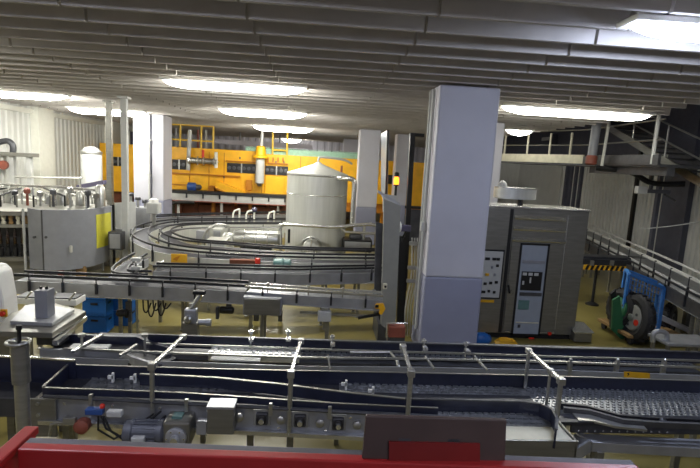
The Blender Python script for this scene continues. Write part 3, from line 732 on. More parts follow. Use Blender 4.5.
# --- inspection stand in front of conveyor A
p = at(191, 330, y=6.3)
o = thing('sensor_stand', 'steel sensor stand with clamp heads standing before the long conveyor', 'sensor stand', (p.x, 6.3, 0))
top = at(197, 296, y=6.3)
MB().tube([(p.x, 6.3, .6), (p.x, 6.3, top.z - .1)], .03, 10).build('post', 'steel', o, smooth=True)
MB().cbox((p.x, 6.3, top.z - .28), .16, .12, .22).build('gear_housing', 'steel_plate', o, bevel=.02)
MB().lathe((p.x - .02, 6.24, top.z - .3), [(.05, 0), (.05, -.04), (.03, -.06)], (0, 1, 0), 16).build('hand_knob', 'steel', o, smooth=True)
MB().tube([(p.x, 6.3, top.z - .2), top + Vector((.05, 0, .02))], .04, 10).build('sensor_arm', 'bright_steel', o, smooth=True)
MB().cbox(top + Vector((.03, 0, .05)), .16, .08, .05).build('sensor_head', 'black', o, bevel=.01)
MB().lathe((p.x + .1, 6.3, top.z - .36), [(.04, 0), (.04, .1), (.05, .1), (.05, .16)], (1, 0, 0), 14).build('motor', 'steel_plate', o, smooth=True)
MB().cbox((p.x, 6.3, .85), .2, .12, .3).build('lower_block', 'satin_steel', o, bevel=.01)
m = MB().box(p.x - .03, p.x + .03, 6.27, 6.33, .02, .72); m.lathe((p.x, 6.3, 0), [(.15, 0), (.15, .02), (.05, .03)], (0, 0, 1), 16); m.build('foot', 'satin_steel', o)
# --- conveyor B behind it
fB = [at(152, 271.5, z=1.1), at(300, 274.5, z=1.1), at(384, 272.5, z=1.1)]
pB = [p + Vector((0, .15, 0)) for p in fB]
conveyor('bottle_conveyor', 'second bottle conveyor with black guide rails, between the curved line and the long conveyor', pB, .3, .2, 7, (.12, .4, .72))
p = at(159, 264, y=9.0); o = tag(MB().lathe(p, [(.045, 0), (.06, -.02), (.06, -.05)], (0, 1, 0), 18).build('end_roller', 'white_plastic', smooth=True), 'white round end roller of the short dark conveyor bend', 'roller')
MB().lathe((p.x, p.y + .25, p.z), [(.02, -.3), (.02, 0)], (0, 1, 0), 10).build('axle', 'steel', o)
MB().box(p.x - .03, p.x + .03, p.y + .05, p.y + .1, 0, p.z).build('stand', 'satin_steel', o)
# left dark bend
pD = smooth_pts([at(141, 258, z=1.1), at(130, 264, z=1.1), at(121, 272, z=1.1), at(123, 277, z=1.1), at(150, 278, z=1.1)], 5)
conveyor('bottle_conveyor', 'short conveyor bend with dark rails near the curved panel guard', pD, .3, .16, 3, (.3, .8), near=1)
# clamp stand in front of the bend
p = at(137, 275, y=8.2)
o = thing('rail_clamp_stand', 'thin steel post with clamp blocks rising above the long conveyor', 'post', (p.x, 8.2, 0))
MB().tube([(p.x, 8.2, 0.01), at(136, 262, y=8.2)], .02, 8).build('post', 'steel', o, smooth=True)
for z in (1.25, 1.4): MB().cbox((p.x, 8.18, z), .16, .1, .06).build('clamp_block', 'light_grey', o, bevel=.01)
MB().tube([(p.x - .05, 8.17, 1.4), (p.x + .25, 8.17, 1.45)], .012, 8).build('rod', 'bright_steel', o, smooth=True)
# --- curved line C: big U turn
zc = 1.15
outer = [at(388, 262, z=zc), at(300, 261, z=zc), at(215, 257, z=zc), at(172, 252, z=zc), at(150, 245.5, z=zc), at(140, 238, z=zc), at(146, 230.5, z=zc), at(166, 225.5, z=zc), at(200, 223.5, z=zc), at(300, 222.5, z=zc)]
pC = smooth_pts(outer, 5)
conveyor('curved_bottle_conveyor', 'big bottle conveyor making a wide curve in front of the steel tank', pC, .42, .3, 12, (.05, .22, .4, .6, .8, .97), near=1, frame='tank_steel', railh=.12)
inner = [at(388, 255, z=zc), at(300, 253.5, z=zc), at(225, 248, z=zc), at(190, 245, z=zc), at(172, 240, z=zc), at(166, 234.5, z=zc), at(178, 229.5, z=zc), at(210, 227.5, z=zc), at(283, 227, z=zc)]
pC2 = smooth_pts(inner, 5)
conveyor('curved_bottle_conveyor', 'inner curved bottle conveyor nested within the wide curve before the tank', pC2, .3, .3, 9, (.1, .5, .9), near=1, frame='tank_steel', railh=.12)
a, b = at(171, 253, y=9.75), at(186, 264, y=9.75)
# yellow plate, wheel motors, coloured bits beneath the curve
o = MB().box(at(171, 258, y=9.55).x, at(187, 258, y=9.55).x, 9.55, 9.57, at(178, 263, y=9.55).z, at(178, 254, y=9.55).z).build('ochre_plate', 'label_yellow', bevel=.004)
tag(o, 'ochre sign plate with a dark mark on the curved conveyor side', 'sign')
m = MB(); c_ = at(176, 258, y=9.54); m.prism([c_ + Vector((-.07, 0, -.03)), c_ + Vector((.02, 0, -.06)), c_ + Vector((.08, 0, .05)), c_ + Vector((0, 0, .02))], (0, .004, 0)); m.build('dark_mark', 'yellow_dark', o)
MB().box(o.location.x - .02, o.location.x + .02, 9.57, 9.75, o.location.z, o.location.z + .05).build('holder', 'steel', o)
# transparent/grey guard behind
def cabinet_unit(u0, v0, u1, v1, y, d, label, mm='satin_steel', name='machine_cabinet', base=True, cat='machine cabinet'):
    a = at((u0 + u1) / 2, v1, y=y)
    t = thing(name, label, cat, (a.x, y, 0 if base else a.z))
    b0 = at(u0, (v0 + v1) / 2, y=y); b1 = at(u1, (v0 + v1) / 2, y=y); zt = at((u0 + u1) / 2, v0, y=y).z
    MB().box(b0.x, b1.x, y, y + d, a.z, zt).build('body', mm, t, bevel=.012)
    MB().box(b0.x + .04, b1.x - .04, y - .015, y, a.z + .04, zt - .05).build('front_panel', 'steel_plate', t, bevel=.006)
    if base and a.z > .05:
        for x in (b0.x + .03, b1.x - .08): MB().box(x, x + .05, y + .03, y + .08, 0, a.z).build('leg', 'satin_steel', t)
    return t
cabinet_unit(206, 240, 226, 248, 11.9, .5, 'squat pale machine block inside the curved conveyor', 'tank_steel')
p = at(265, 237, y=12.3)
o = thing('rinser_drum', 'shiny horizontal steel drum lying inside the curve beside the tank', 'drum', (p.x, 12.3, 0))
q0, q1 = at(233, 238, y=12.3), at(280, 238, y=12.3)
MB().lathe((q0.x, 12.3, q0.z), [(.06, 0), (.2, .03), (.22, .06), (.22, q1.x - q0.x - .06), (.2, q1.x - q0.x - .03), (.06, q1.x - q0.x)], (1, 0, 0), 28).build('drum', 'steel', o, smooth=40)
for x in (q0.x + .3, (q0.x + q1.x) / 2, q1.x - .3): MB().torus((x, 12.3, q0.z), .222, .012, (1, 0, 0)).build('band', 'bright_steel', o, smooth=True)
MB().box(q0.x + .2, q1.x - .2, 12.2, 12.4, q0.z - .34, q0.z - .2).build('cradle', 'black', o)
for x in (q0.x + .25, q1.x - .3): MB().box(x, x + .06, 12.25, 12.35, 0, q0.z - .3).build('leg', 'satin_steel', o)
a = at(257, 263, y=9.2)
o = thing('red_cap_valve', 'valve block with a bright red cap under the curved conveyor', 'valve', (a.x, 9.35, 0))
MB().lathe((a.x, 9.3, a.z - .03), [(.05, 0), (.055, .06), (.045, .1)], (0, 0, 1), 16).build('red_cap', 'red_button', o, smooth=True)
MB().cbox((a.x - .3, 9.4, a.z - .03), .5, .12, .1).build('manifold', 'rust', o, bevel=.01)
MB().box(a.x - .05, a.x + .05, 9.3, 9.42, 0, a.z - .03).build('stand', 'dark_steel', o)
a = at(282, 263, y=9.3)
o = thing('pump_unit', 'small grey green pump under the curved conveyor in front of the tank', 'pump', (a.x, 9.35, 0))
MB().lathe((a.x - .18, 9.35, a.z - .02), [(.05, 0), (.09, .02), (.09, .16), (.11, .17), (.11, .2), (.09, .22), (.09, .34), (.03, .36)], (1, 0, 0), 20).build('pump_motor', 'teal_screen', o, smooth=40)
MB().box(a.x - .12, a.x + .12, 9.3, 9.4, a.z - .2, a.z - .1).build('foot', 'dark_steel', o); MB().box(a.x - .04, a.x + .04, 9.32, 9.38, 0, a.z - .18).build('stand', 'dark_steel', o)
# ------------------------------------------------------------------ steel tank
yT = 13.6
a, b = at(286, 215, y=yT), at(346, 215, y=yT); R_ = (b.x - a.x) / 2; cx = (a.x + b.x) / 2
zr = at(316, 173.5, y=yT).z; za = at(317, 162, y=yT).z
o = thing('steel_tank', 'tall round stainless steel tank with a cone top and round manhole door', 'tank', (cx, yT, 0))
MB().lathe((cx, yT, 0), [(R_, .5), (R_, zr)], (0, 0, 1), 48).build('shell', 'tank_steel', o, smooth=60)
MB().lathe((cx, yT, 0), [(R_ + .012, zr - .03), (R_ + .012, zr), (R_ * .55, zr + (za - zr) * .42), (.12, za - .05), (.06, za)], (0, 0, 1), 48).build('cone_top', 'tank_steel', o, smooth=60)
MB().lathe((cx, yT, 0), [(.1, .32), (R_, .5)], (0, 0, 1), 40).build('bottom_cone', 'tank_steel', o, smooth=60)
zz = at(316, 196, y=yT - R_).z
MB().torus((cx, yT, zz), R_, .012, seg=48).build('weld_seam', 'bright_steel', o, smooth=True)
MB().torus((cx, yT, zr - .05), R_ + .004, .018, seg=48).build('top_rim', 'bright_steel', o, smooth=True)
MB().tube(smooth_pts([(cx, yT, za - .05), (cx, yT, za + .08), (cx + .1, yT, za + .14), (cx + .7, yT + .1, za + .1), (cx + .95, yT + .3, za)]), .03, 8).build('vent_pipe', 'light_grey', o, smooth=True)
pm = at(311, 247, y=yT - R_)
ring = MB(); ring.torus((pm.x, yT - R_ + .02, pm.z), .26, .035, (0, 1, 0), 32); ring.build('manhole_ring', 'steel', o, smooth=True)
dr = MB().lathe((pm.x, yT - R_ - .0, pm.z), [(.23, .0), (.2, -.05), (.1, -.08)], (0, 1, 0), 28).build('manhole_door', 'tank_steel', o, smooth=60)
MB().bar((pm.x, yT - R_ - .1, pm.z - .16), (pm.x, yT - R_ - .1, pm.z + .2), .03, .03).build('door_handle', 'bright_steel', dr)
MB().lathe((pm.x, yT - R_ - .1, pm.z - .1), [(.13, -.03), (.13, -.06), (.05, -.08)], (0, 1, 0), 20).build('hand_wheel', 'bright_steel', dr, smooth=True)
yq = yT - R_ - .02
pp = smooth_pts([at(336, 178.5, y=yq + .25), at(341, 178.5, y=yq + .1), at(349, 178.5, y=yq), at(353, 180, y=yq), at(354.5, 184, y=yq), at(353.5, 200, y=yq), at(352, 226, y=yq)], 3)
MB().tube(pp, .065, 12).build('outlet_pipe', 'bright_steel', o, smooth=True)
MB().tube([(cx + R_ * .8, yT + .5, 0.05), (cx + R_ * .8, yT + .5, 3.1)], .03, 8).build('overflow_pipe', 'copper_paint', o, smooth=True)
for tt in (30, 110, 200, 290):
    x, y = cx + (R_ - .1) * math.cos(math.radians(tt)), yT + (R_ - .1) * math.sin(math.radians(tt))
    MB().tube([(x, y, 0), (x, y, .6)], .05, 10).build('leg', 'steel', o, smooth=True)
# service pipe in front of tank
yp = 12.2
o = thing('service_pipe', 'horizontal steel pipe crossing in front of the tank and dropping at both ends', 'pipe', (at(283, 230, y=yp).x, yp, 0))
pts = smooth_pts([(at(281, 260, y=yp).x, yp, 0), at(280.5, 240, y=yp), at(280.5, 229, y=yp), at(284, 224.5, y=yp), at(330, 227, y=yp), at(386, 229.5, y=yp), (at(389, 236, y=yp).x, yp, 0.0)], 5)
MB().tube(pts, .045, 10).build('pipe', 'bright_steel', o, smooth=True)
MB().tube([at(345, 232, y=yp), at(386, 234, y=yp)], .035, 8).build('lower_pipe', 'steel', o, smooth=True)
MB().tube([at(345, 232, y=yp), at(342, 229, y=yp)], .035, 8).build('elbow', 'steel', o, smooth=True)
for (u, v) in ((289, 236), (287, 258)):
    p = at(u, v, y=yp - .1); MB().cbox(p, .06, .06, .35).build('valve', 'black' if u == 289 else 'copper_paint', o, bevel=.01)
# dark machinery at the tank's right foot
t = cabinet_unit(343, 240, 372, 252, 12.9, .6, 'low dark pump skid beside the foot of the tank', 'black', 'pump_skid', cat='pump skid')
p = at(357, 240, y=12.9); MB().lathe((p.x - .2, 13.1, p.z + .05), [(.06, 0), (.1, .03), (.1, .3), (.05, .34)], (1, 0, 0), 16).build('pump_motor', 'dark_steel', t, smooth=True)
MB().tube([(p.x + .2, 13.1, p.z), (p.x + .2, 13.1, p.z + .4), (p.x + .4, 13.1, p.z + .45)], .04, 8).build('pump_pipe', 'steel', t, smooth=True)
# rail standing on conveyor with white post frames (line behind the curve)
for k_, (u, v, w_, h_) in enumerate(((233, 211, 6, 11), (246, 212, 8, 13), (268, 213, 6, 9))):
    a = at(u, v + h_, y=15.4); b = at(u + w_, v, y=15.4)
    o = thing('guide_frame', ['small white tubular frame on the far belt, first from the columns', 'small white tubular frame with a purple cap on the far belt', 'small white tubular frame on the far belt next to the tank'][k_], 'frame', (a.x, 15.4, 0), 'white frames on the far belt')
    MB().tube([(a.x, 15.4, 0.0), (a.x, 15.4, b.z - .1), (a.x + .04, 15.4, b.z), (b.x, 15.5, b.z + .05)], .03, 8).build('tube', 'white_paint', o, smooth=True)
    MB().tube([(b.x, 15.5, 0.0), (b.x, 15.5, b.z + .05)], .03, 8).build('leg', 'white_paint', o, smooth=True)
    if k_ == 1: MB().ball((b.x, 15.5, b.z + .06), .09).build('cap', 'window_tint', o, smooth=True)
# ------------------------------------------------------------------ blue crates
def crate(cx, cy, z0, label):
    t = thing('beer_crate', label, 'crate', (cx, cy, z0), 'blue bottle crates on the floor')
    w_, d_, h_ = .4, .3, .3
    m = MB(); m.box(cx - w_ / 2, cx + w_ / 2, cy - d_ / 2, cy + d_ / 2, z0, z0 + .02)
    for sx in (-1, 1): m.box(cx + sx * w_ / 2, cx + sx * (w_ / 2 - .02), cy - d_ / 2, cy + d_ / 2, z0, z0 + h_ - .006)
    for sy in (-1, 1): m.box(cx - w_ / 2, cx + w_ / 2, cy + sy * d_ / 2, cy + sy * (d_ / 2 - .02), z0, z0 + h_ - .006)
    m.build('shell', 'blue_plastic', t, bevel=.004)
    for z in (.015, h_ - .03):
        m = MB()
        m.box(cx - w_ / 2 - .008, cx + w_ / 2 + .008, cy - d_ / 2 - .008, cy - d_ / 2, z0 + z, z0 + z + .02); m.box(cx + w_ / 2, cx + w_ / 2 + .008, cy - d_ / 2, cy + d_ / 2, z0 + z, z0 + z + .02); m.box(cx - w_ / 2 - .008, cx - w_ / 2, cy - d_ / 2, cy + d_ / 2, z0 + z, z0 + z + .02)
        m.build('rim', 'blue_plastic', t)
    MB().box(cx - .06, cx + .06, cy - d_ / 2 - .009, cy - d_ / 2 - .001, z0 + h_ - .09, z0 + h_ - .055).build('handle_slot', 'black', t)
    MB().box(cx + w_ / 2 + .001, cx + w_ / 2 + .009, cy - .05, cy + .05, z0 + h_ - .09, z0 + h_ - .055).build('handle_slot', 'black', t)
    return t
g0 = at(95, 331, z=0)
for lv, w_ in enumerate(('bottom', 'middle', 'top')): crate(g0.x + .04, 8.55, lv * .3, f'blue bottle crate at the {w_} of the nearer crate stack under the conveyor')
for lv, w_ in enumerate(('bottom', 'middle', 'top')): crate(g0.x + .3, 8.95, lv * .3, f'blue bottle crate at the {w_} of the rear, half hidden crate stack')
# ================================================================== guard machine left of the big column
yG = 8.3
o = thing('guard_enclosure', 'tall grey machine guard with door panel standing beside the big column', 'machine guard', (at(390, 330, y=yG).x, yG, 0))
a = at(377, 190, y=yG); b = at(398, 200, y=yG)
m = MB(); m.prism([at(384, 199, y=yG), at(401, 206, y=yG), at(395, 335, y=yG), at(381, 325, y=yG)], (0, .06, 0)); m.build('door_panel', 'grey_neutral', o, bevel=.008)
m = MB(); m.prism([at(376, 222, y=yG + .15), at(383, 224, y=yG + .15), at(380, 322, y=yG + .15), at(374, 300, y=yG + .15)], (0, .06, 0)); m.build('hinge_post', 'dark_steel', o)
MB().prism([at(378, 190, y=yG + .3), at(400, 203, y=yG + .3), at(400, 206, y=yG + .3), at(378, 193, y=yG + .3)], (0, .06, 0)).build('top_rail', 'steel_plate', o)
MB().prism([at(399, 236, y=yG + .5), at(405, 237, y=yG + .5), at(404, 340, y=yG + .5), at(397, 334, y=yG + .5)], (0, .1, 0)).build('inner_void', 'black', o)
q = at(385, 286, y=yG); lk = MB().cbox(q + Vector((0, -.02, 0)), .07, .04, .1).build('door_lock', 'cream', o, bevel=.01)
MB().lathe(q + Vector((0, -.04, 0)), [(.02, 0), (.02, -.02)], (0, 1, 0), 12).build('lock_button', 'black', lk)
MB().prism([at(383, 194, y=yG + .6), at(398, 196, y=yG + .6), at(398, 218, y=yG + .6), at(383, 212, y=yG + .6)], (0, .05, 0)).build('upper_panel', 'light_grey', o)
MB().box(at(380, 300, y=yG).x, at(395, 300, y=yG).x, yG + .02, yG + .8, 0, at(386, 325, y=yG).z).build('base', 'dark_steel', o)
q = at(380, 309, y=7.2)
o = thing('yellow_grip', 'bright yellow switch grip on the guard door post', 'switch', q)
m = MB(); m.prism([q + Vector((-.07, 0, .07)), q + Vector((.05, 0, .09)), q + Vector((.09, 0, .0)), q + Vector((.04, 0, -.1)), q + Vector((-.01, 0, -.09)), q + Vector((-.0, 0, -.01)), q + Vector((-.08, 0, .0))], (0, .08, 0)); m.build('grip', 'yellow_paint', o, bevel=.015)
MB().cbox(q + Vector((-.05, -.005, .045)), .05, .02, .04).build('black_insert', 'black', o)
MB().box(q.x + .0, q.x + .05, q.y + .08, yG, q.z - .03, q.z + .02).build('mount', 'dark_steel', o)
# tall glass door and black frame behind
yH = 10.5
o = thing('tall_glass_door', 'tall narrow glazed door leaf standing next to the white column', 'door panel', (at(384, 200, y=yH).x, yH, 0))
a0, a1 = at(381, 132, y=yH + .6), at(388, 131, y=yH)
MB().prism([at(381, 134, y=yH + .6), at(388, 130, y=yH), at(386, 205, y=yH), at(381, 195, y=yH + .6)], (.03, 0, 0)).build('leaf', 'glass_grey', o)
MB().prism([at(387, 130, y=yH), at(389, 130, y=yH), at(387, 208, y=yH), at(385, 208, y=yH)], (0, .06, 0)).build('edge_frame', 'dark_steel', o)
e = at(386, 207, y=yH); MB().box(e.x - .03, e.x + .03, yH, yH + .06, 0, e.z).build('post', 'dark_steel', o)
yF = 9.2
o = thing('black_portal_frame', 'tall black portal frame squeezed between guard and big column', 'frame', (at(409, 280, y=yF).x, yF, 0))
MB().bar(at(412.5, 134, y=yF), at(404, 290, y=yF), .09, .09).build('upright', 'black', o)
MB().bar(at(410, 134.5, y=yF), at(424, 135.5, y=yF), .06, .06).build('lintel', 'black', o)
MB().bar(at(405, 207, y=yF), at(424, 208, y=yF), .05, .05).build('crossbar', 'black', o)
e = at(404, 288, y=yF); MB().box(e.x - .04, e.x + .04, yF - .04, yF + .04, 0, e.z + .1).build('foot', 'black', o)
MB().prism([at(407, 209, y=yF), at(421, 210, y=yF), at(420, 246, y=yF), at(405, 245, y=yF)], (0, .03, 0)).build('panel', 'dark_steel', o)
# beacon
yB = 9.8; q = at(396, 186, y=yB)
o = thing('signal_beacon', 'orange glowing signal beacon on a black pole', 'beacon', (q.x, yB, 0))
MB().tube([(q.x, yB, 0), (q.x, yB, q.z)], .025, 8).build('pole', 'black', o, smooth=True)
MB().lathe((q.x, yB, q.z), [(.05, 0), (.05, .03)], (0, 0, 1), 16).build('socket', 'black', o)
MB().lathe((q.x, yB, q.z + .03), [(.05, 0), (.055, .06), (.05, .14), (.02, .16)], (0, 0, 1), 18).build('lens', 'lamp_orange', o, smooth=True)
MB().lathe((q.x, yB, q.z + .19), [(.05, 0), (.05, .07), (.03, .09)], (0, 0, 1), 16).build('cap', 'black', o, smooth=True)
# rag / white bulb box on guard
q = at(400, 228, y=8.5)
o = thing('spot_lamp', 'white and grey spot lamp head fixed to the guard frame', 'lamp', q)
MB().lathe(q + Vector((-.1, 0, .02)), [(.03, 0), (.1, .06), (.1, .1)], (1, .2, 0), 18).build('reflector', 'white_plastic', o, smooth=40)
MB().cbox(q + Vector((.1, .03, 0)), .2, .12, .12).build('lamp_body', 'window_tint', o, bevel=.02)
MB().tube([q + Vector((.12, .03, -.05)), q + Vector((.12, .3, -.2)), (q.x + .1, 8.8, q.z - .3)], .018, 8).build('arm', 'black', o)
# hoses and valves against column
q = at(412, 262, y=8.5)
o = thing('hose_bundle', 'pale hoses and fittings hanging along the lit side of the big column', 'hoses', (q.x, 8.6, 0))
for dx in (0, .05, .1):
    MB().tube(smooth_pts([(q.x + dx, 8.65, .02), (q.x + dx - .04, 8.6, .6), (q.x + dx + .03, 8.62, 1.2), (q.x + dx, 8.66, 1.9)]), .014, 7).build('hose', 'light_grey', o, smooth=True)
for z in (1.35, 1.8, 1.1): MB().cbox((q.x + .05, 8.62, z), .2, .06, .07).build('fitting', 'steel', o, bevel=.01)
# red brown box at column foot
a, b = at(389, 327, y=7.0), at(405, 338, y=7.0)
o = thing('motor_box', 'dark red motor box with steel bracket at the foot of the guard', 'machine box', ((a.x + b.x) / 2, 7.0, 0))
MB().box(a.x, b.x, 7.0, 7.2, b.z, a.z).build('box', 'copper_paint', o, bevel=.008)
MB().tube([(a.x - .03, 7.0, b.z), (a.x - .03, 7.0, a.z + .06), (b.x + .02, 7.0, a.z + .07)], .015, 8).build('bracket', 'bright_steel', o, smooth=True)
MB().box(a.x, b.x, 7.02, 7.18, 0, b.z).build('plinth', 'dark_steel', o)
# ================================================================== yellow pasteuriser at the back
yP = 22.5
o = thing('pasteuriser', 'huge yellow tunnel machine with dark windows running along the back of the hall', 'machine', (at(260, 210, y=yP).x, yP, 0))
def PX(u, v, y=yP): return at(u, v, y=y)
z0 = PX(230, 197).z; zt = 3.5
xa, xb = PX(100, 170).x, PX(440, 190).x
MB().box(xa, PX(265, 170).x, yP, yP + 3, z0, PX(215, 149).z).build('upper_body', 'yellow_paint', o, bevel=.02)
MB().box(PX(265, 170).x + .005, xb, yP + .01, yP + 3, z0, PX(310, 156.5).z).build('end_body', 'yellow_paint', o, bevel=.02)
for (u0, v0, u1, v1) in ((166, 175, 189, 192), (190, 175, 208, 193), (265, 177, 284, 197)):
    pb(u0, v0, u1, v1, yP - .06, .06).build('access_panel', 'yellow_paint', o, bevel=.015)
for (u0, v0, u1, v1) in ((172, 159.5, 186, 169.5), (227, 163.5, 256, 173), (265, 166, 288, 175), (112, 157, 124, 166)):
    w_ = pb(u0, v0, u1, v1, yP - .03, .03).build('window', 'black', o)
    a = at(u0, v0, y=yP); b = at(u1, v1, y=yP); n = max(3, int((u1 - u0) / 4.5))
    for i in range(n):
        x = a.x + (i + .5) * (b.x - a.x) / n; MB().lathe((x, yP - .03, (a.z + b.z) / 2), [(.085, 0), (.085, -.015), (.05, -.02)], (0, 1, 0), 14).build('porthole', 'dark_steel', w_)
    pb((u0 + u1) / 2 - .6, v0, (u0 + u1) / 2 + .6, v1, yP - .06, .04).build('mullion', 'steel', w_)
for u, v in ((172, 182), (196, 181), (212, 160), (224, 177), (262, 180), (270, 179), (278, 181), (281, 168), (240, 158), (276, 162), (284, 162)):
    p = PX(u, v, yP - .03); MB().cbox(p, .05, .05, .1).build('latch', 'dark_steel', o)
pb(166, 174, 240, 175.2, yP - .12, .1).build('ledge', 'yellow_dark', o)
pb(166, 184, 189, 185, yP - .12, .1).build('ledge', 'yellow_dark', o)
# slanted chute
MB().prism([PX(216, 181, yP - .5), PX(215, 187, yP - .5), PX(238, 198, yP - .5), PX(246, 193, yP - .5)], (0, .5, 0)).build('slanted_chute', 'yellow_paint', o)
MB().prism([PX(215, 187, yP - .52), PX(238, 198, yP - .52), PX(238, 199.3, yP - .52), PX(215, 188.3, yP - .52)], (0, .52, 0)).build('chute_lip', 'yellow_dark', o)
for u in (190, 209, 224, 262, 300): pb(u - .35, 151 + (u - 190) * .05, u + .35, 196, yP - .012, .012).build('seam_strip', 'yellow_dark', o)
pb(209, 186, 214, 196, yP - .3, .3).build('motor_bracket', 'yellow_dark', o); pb(246, 180, 252, 190, yP - .15, .15).build('switch_box', 'yellow_dark', o, bevel=.01)
pb(268, 163, 288, 164.2, yP - .1, .1).build('window_hood', 'yellow_dark', o); pb(226, 161, 257, 162.2, yP - .1, .1).build('window_hood', 'yellow_dark', o)
for u in (268, 273, 278, 283): pb(u - .8, 157.5, u + .8, 162, yP - .1, .1).build('nozzle', 'yellow_dark', o, bevel=.01)
# lower part below the conveyor: red brown bays
pb(175, 206, 286, 224, yP + .3, 1.2).build('lower_bay', 'rust', o)
for u in (180, 196, 213, 232, 250, 268, 284): pb(u - 1.6, 203, u + 1.6, 224, yP + .1, .2).build('bay_post', 'yellow_dark' if u % 4 else 'rust', o)
pb(110, 192, 128, 205, yP + .3, 1.2).build('lower_bay', 'rust', o)
for x in (xa + .5, -4, 0, 3, xb - .5): MB().box(x, x + .2, yP + .4, yP + .6, 0, z0).build('leg', 'yellow_dark', o)
MB().box(PX(286, 200).x, xb, yP + .2, yP + 2.8, .9, z0).build('lower_body', 'yellow_dark', o)
# conveyor in front of it
cy = yP - .75
a, b = at(160, 190, y=cy), at(286, 199, y=cy)
t = thing('infeed_conveyor', 'straight pale sided conveyor at the front of the yellow machine', 'conveyor', ((a.x + b.x) / 2, cy, 0))
zc_ = at(225, 195, y=cy).z
MB().box(a.x, b.x, cy, cy + .5, zc_ - .32, zc_ - .02).build('side_panel', 'light_grey', t)
MB().box(a.x, b.x, cy - .03, cy + .5, zc_ - .02, zc_ + .12).build('dark_belt', 'rail_black', t)
MB().box(a.x, b.x, cy - .03, cy + .05, zc_ - .36, zc_ - .32).build('bottom_edge', 'copper_paint', t)
for i in range(8):
    x = a.x + .4 + i * .72; MB().box(x, x + .06, cy - .06, cy, zc_ - .2, zc_ + .1).build('bracket', 'rail_black', t)
for x in (a.x + .7, a.x + 2.6, b.x - .4): MB().box(x, x + .1, cy + .1, cy + .2, 0, zc_ - .3).build('leg', 'light_grey', t)
MB().tube(smooth_pts([(a.x + .5, cy - .05, .4), (a.x + .4, cy - .05, zc_ - .6), (a.x + .8, cy - .05, zc_ - .42), (a.x + 1.5, cy - .05, zc_ - .4)]), .07, 8).build('black_hose', 'black', t, smooth=True)
# blue motor, silver pipe set, yellow capped filter
p = PX(193, 187, yP - .4)
t = thing('blue_motor', 'small blue motor on the front of the yellow machine', 'motor', p)
MB().lathe(p + Vector((-.25, 0, 0)), [(.1, 0), (.2, .04), (.2, .34), (.14, .4)], (1, 0, 0), 20).build('motor', 'blue_motor', t, smooth=40)
MB().lathe(p + Vector((.12, 0, 0)), [(.12, 0), (.12, .2), (.05, .26)], (1, 0, 0), 16).build('coupling', 'dark_steel', t, smooth=40)
MB().cbox(p + Vector((0, .2, -.25)), .4, .42, .12).build('shelf', 'cream', t)
t = thing('steam_pipe_set', 'shiny horizontal pipe with flanges and a tall riser on the yellow machine', 'pipe', PX(203, 161, yP - .3))
a, b = PX(188, 160, yP - .3), PX(217, 162, yP - .3)
MB().tube([a, b], .13, 14).build('main_pipe', 'steel', t, smooth=True)
for f in (.05, .35, .55, .9): MB().lathe(a.lerp(b, f), [(.2, -.03), (.2, .03)], (1, 0, .02), 18).build('flange', 'bright_steel', t)
MB().tube([PX(190, 130, yP - .3), PX(188, 170, yP - .3)], .09, 10).build('riser', 'light_grey', t, smooth=True)
MB().tube([PX(203, 150, yP - .3), PX(203, 160, yP - .3)], .06, 8).build('valve_stem', 'red_button', t)
MB().tube([PX(216, 152, yP - .3), PX(216, 168, yP - .3)], .08, 10).build('gauge_pipe', 'white_paint', t, smooth=True)
for q in (a, b): MB().bar(q, q + Vector((0, .3, 0)), .06, .06).build('bracket', 'steel', t)
t = thing('filter_column', 'grey vertical filter column with a yellow cone cap and pipe up to the ceiling', 'filter', PX(260, 183, yP - .4))
p0, p1 = PX(259.5, 183, yP - .35), PX(260.5, 157, yP - .35)
MB().tube([p0, p1], .2, 18).build('filter_body', 'light_grey', t, smooth=True)
MB().lathe(p1, [(.34, -.05), (.34, .05), (.24, .08), (.2, .45), (.1, .5)], (0, 0, 1), 20).build('yellow_cap', 'yellow_paint', t, smooth=40)
MB().tube([p1 + Vector((.02, 0, .4)), (p1.x + .06, p1.y, 4.48)], .07, 10).build('pipe', 'light_grey', t, smooth=True)
MB().bar(p0.lerp(p1, .5), p0.lerp(p1, .5) + Vector((0, .36, 0)), .1, .1).build('bracket', 'steel', t)
MB().lathe(p0, [(.06, -.15), (.14, -.05), (.2, 0)], (0, 0, 1), 16).build('drain', 'steel', t, smooth=True)
# handrails on top
def toprail(us, v_top, v_bot, ys, label, mids=(.5,)):
    a = at(us[0], v_bot, y=ys)
    t = thing('machine_handrail', label, 'handrail', a)
    pts = []
    for u in us:
        p = at(u, v_bot + (u - us[0]) * .055, y=ys); q = at(u + .5, v_top + (u - us[0]) * .055, y=ys); pts.append((p, q))
        MB().tube([p, q], .045, 8).build('post', 'yellow_rail', t, smooth=True)
    for f in (1,) + mids:
        MB().tube([p.lerp(q, f) for p, q in pts], .04, 8).build('rail', 'yellow_rail', t, smooth=True)
    return t
toprail((167, 180, 201, 213), 124, 149, yP + .1, 'yellow tube handrail on top of the yellow machine beside the white columns', (.4,))
toprail((272.5, 287), 131, 156, yP + .1, 'yellow tube handrail on the yellow machine behind the tank top', (.25,))
# green ribbed cover
a, b = PX(246, 151, yP + .5), PX(358, 161, yP + .5)
t = thing('ribbed_cover', 'pale green ribbed cover lying on the yellow machine behind the tank', 'machine cover', ((a.x + b.x) / 2, yP + .9, zt))
zb = PX(310, 156.5).z
MB().box(a.x, b.x, yP + .3, yP + 1.5, zb, zb + .25).build('cover', 'mint', t)
m = MB(); n = 46
for i in range(n): x = a.x + (i + .5) * (b.x - a.x) / n; m.box(x - .025, x + .025, yP + .26, yP + 1.5, zb + .02, zb + .31)
m.build('rib_frame', 'mint', t)
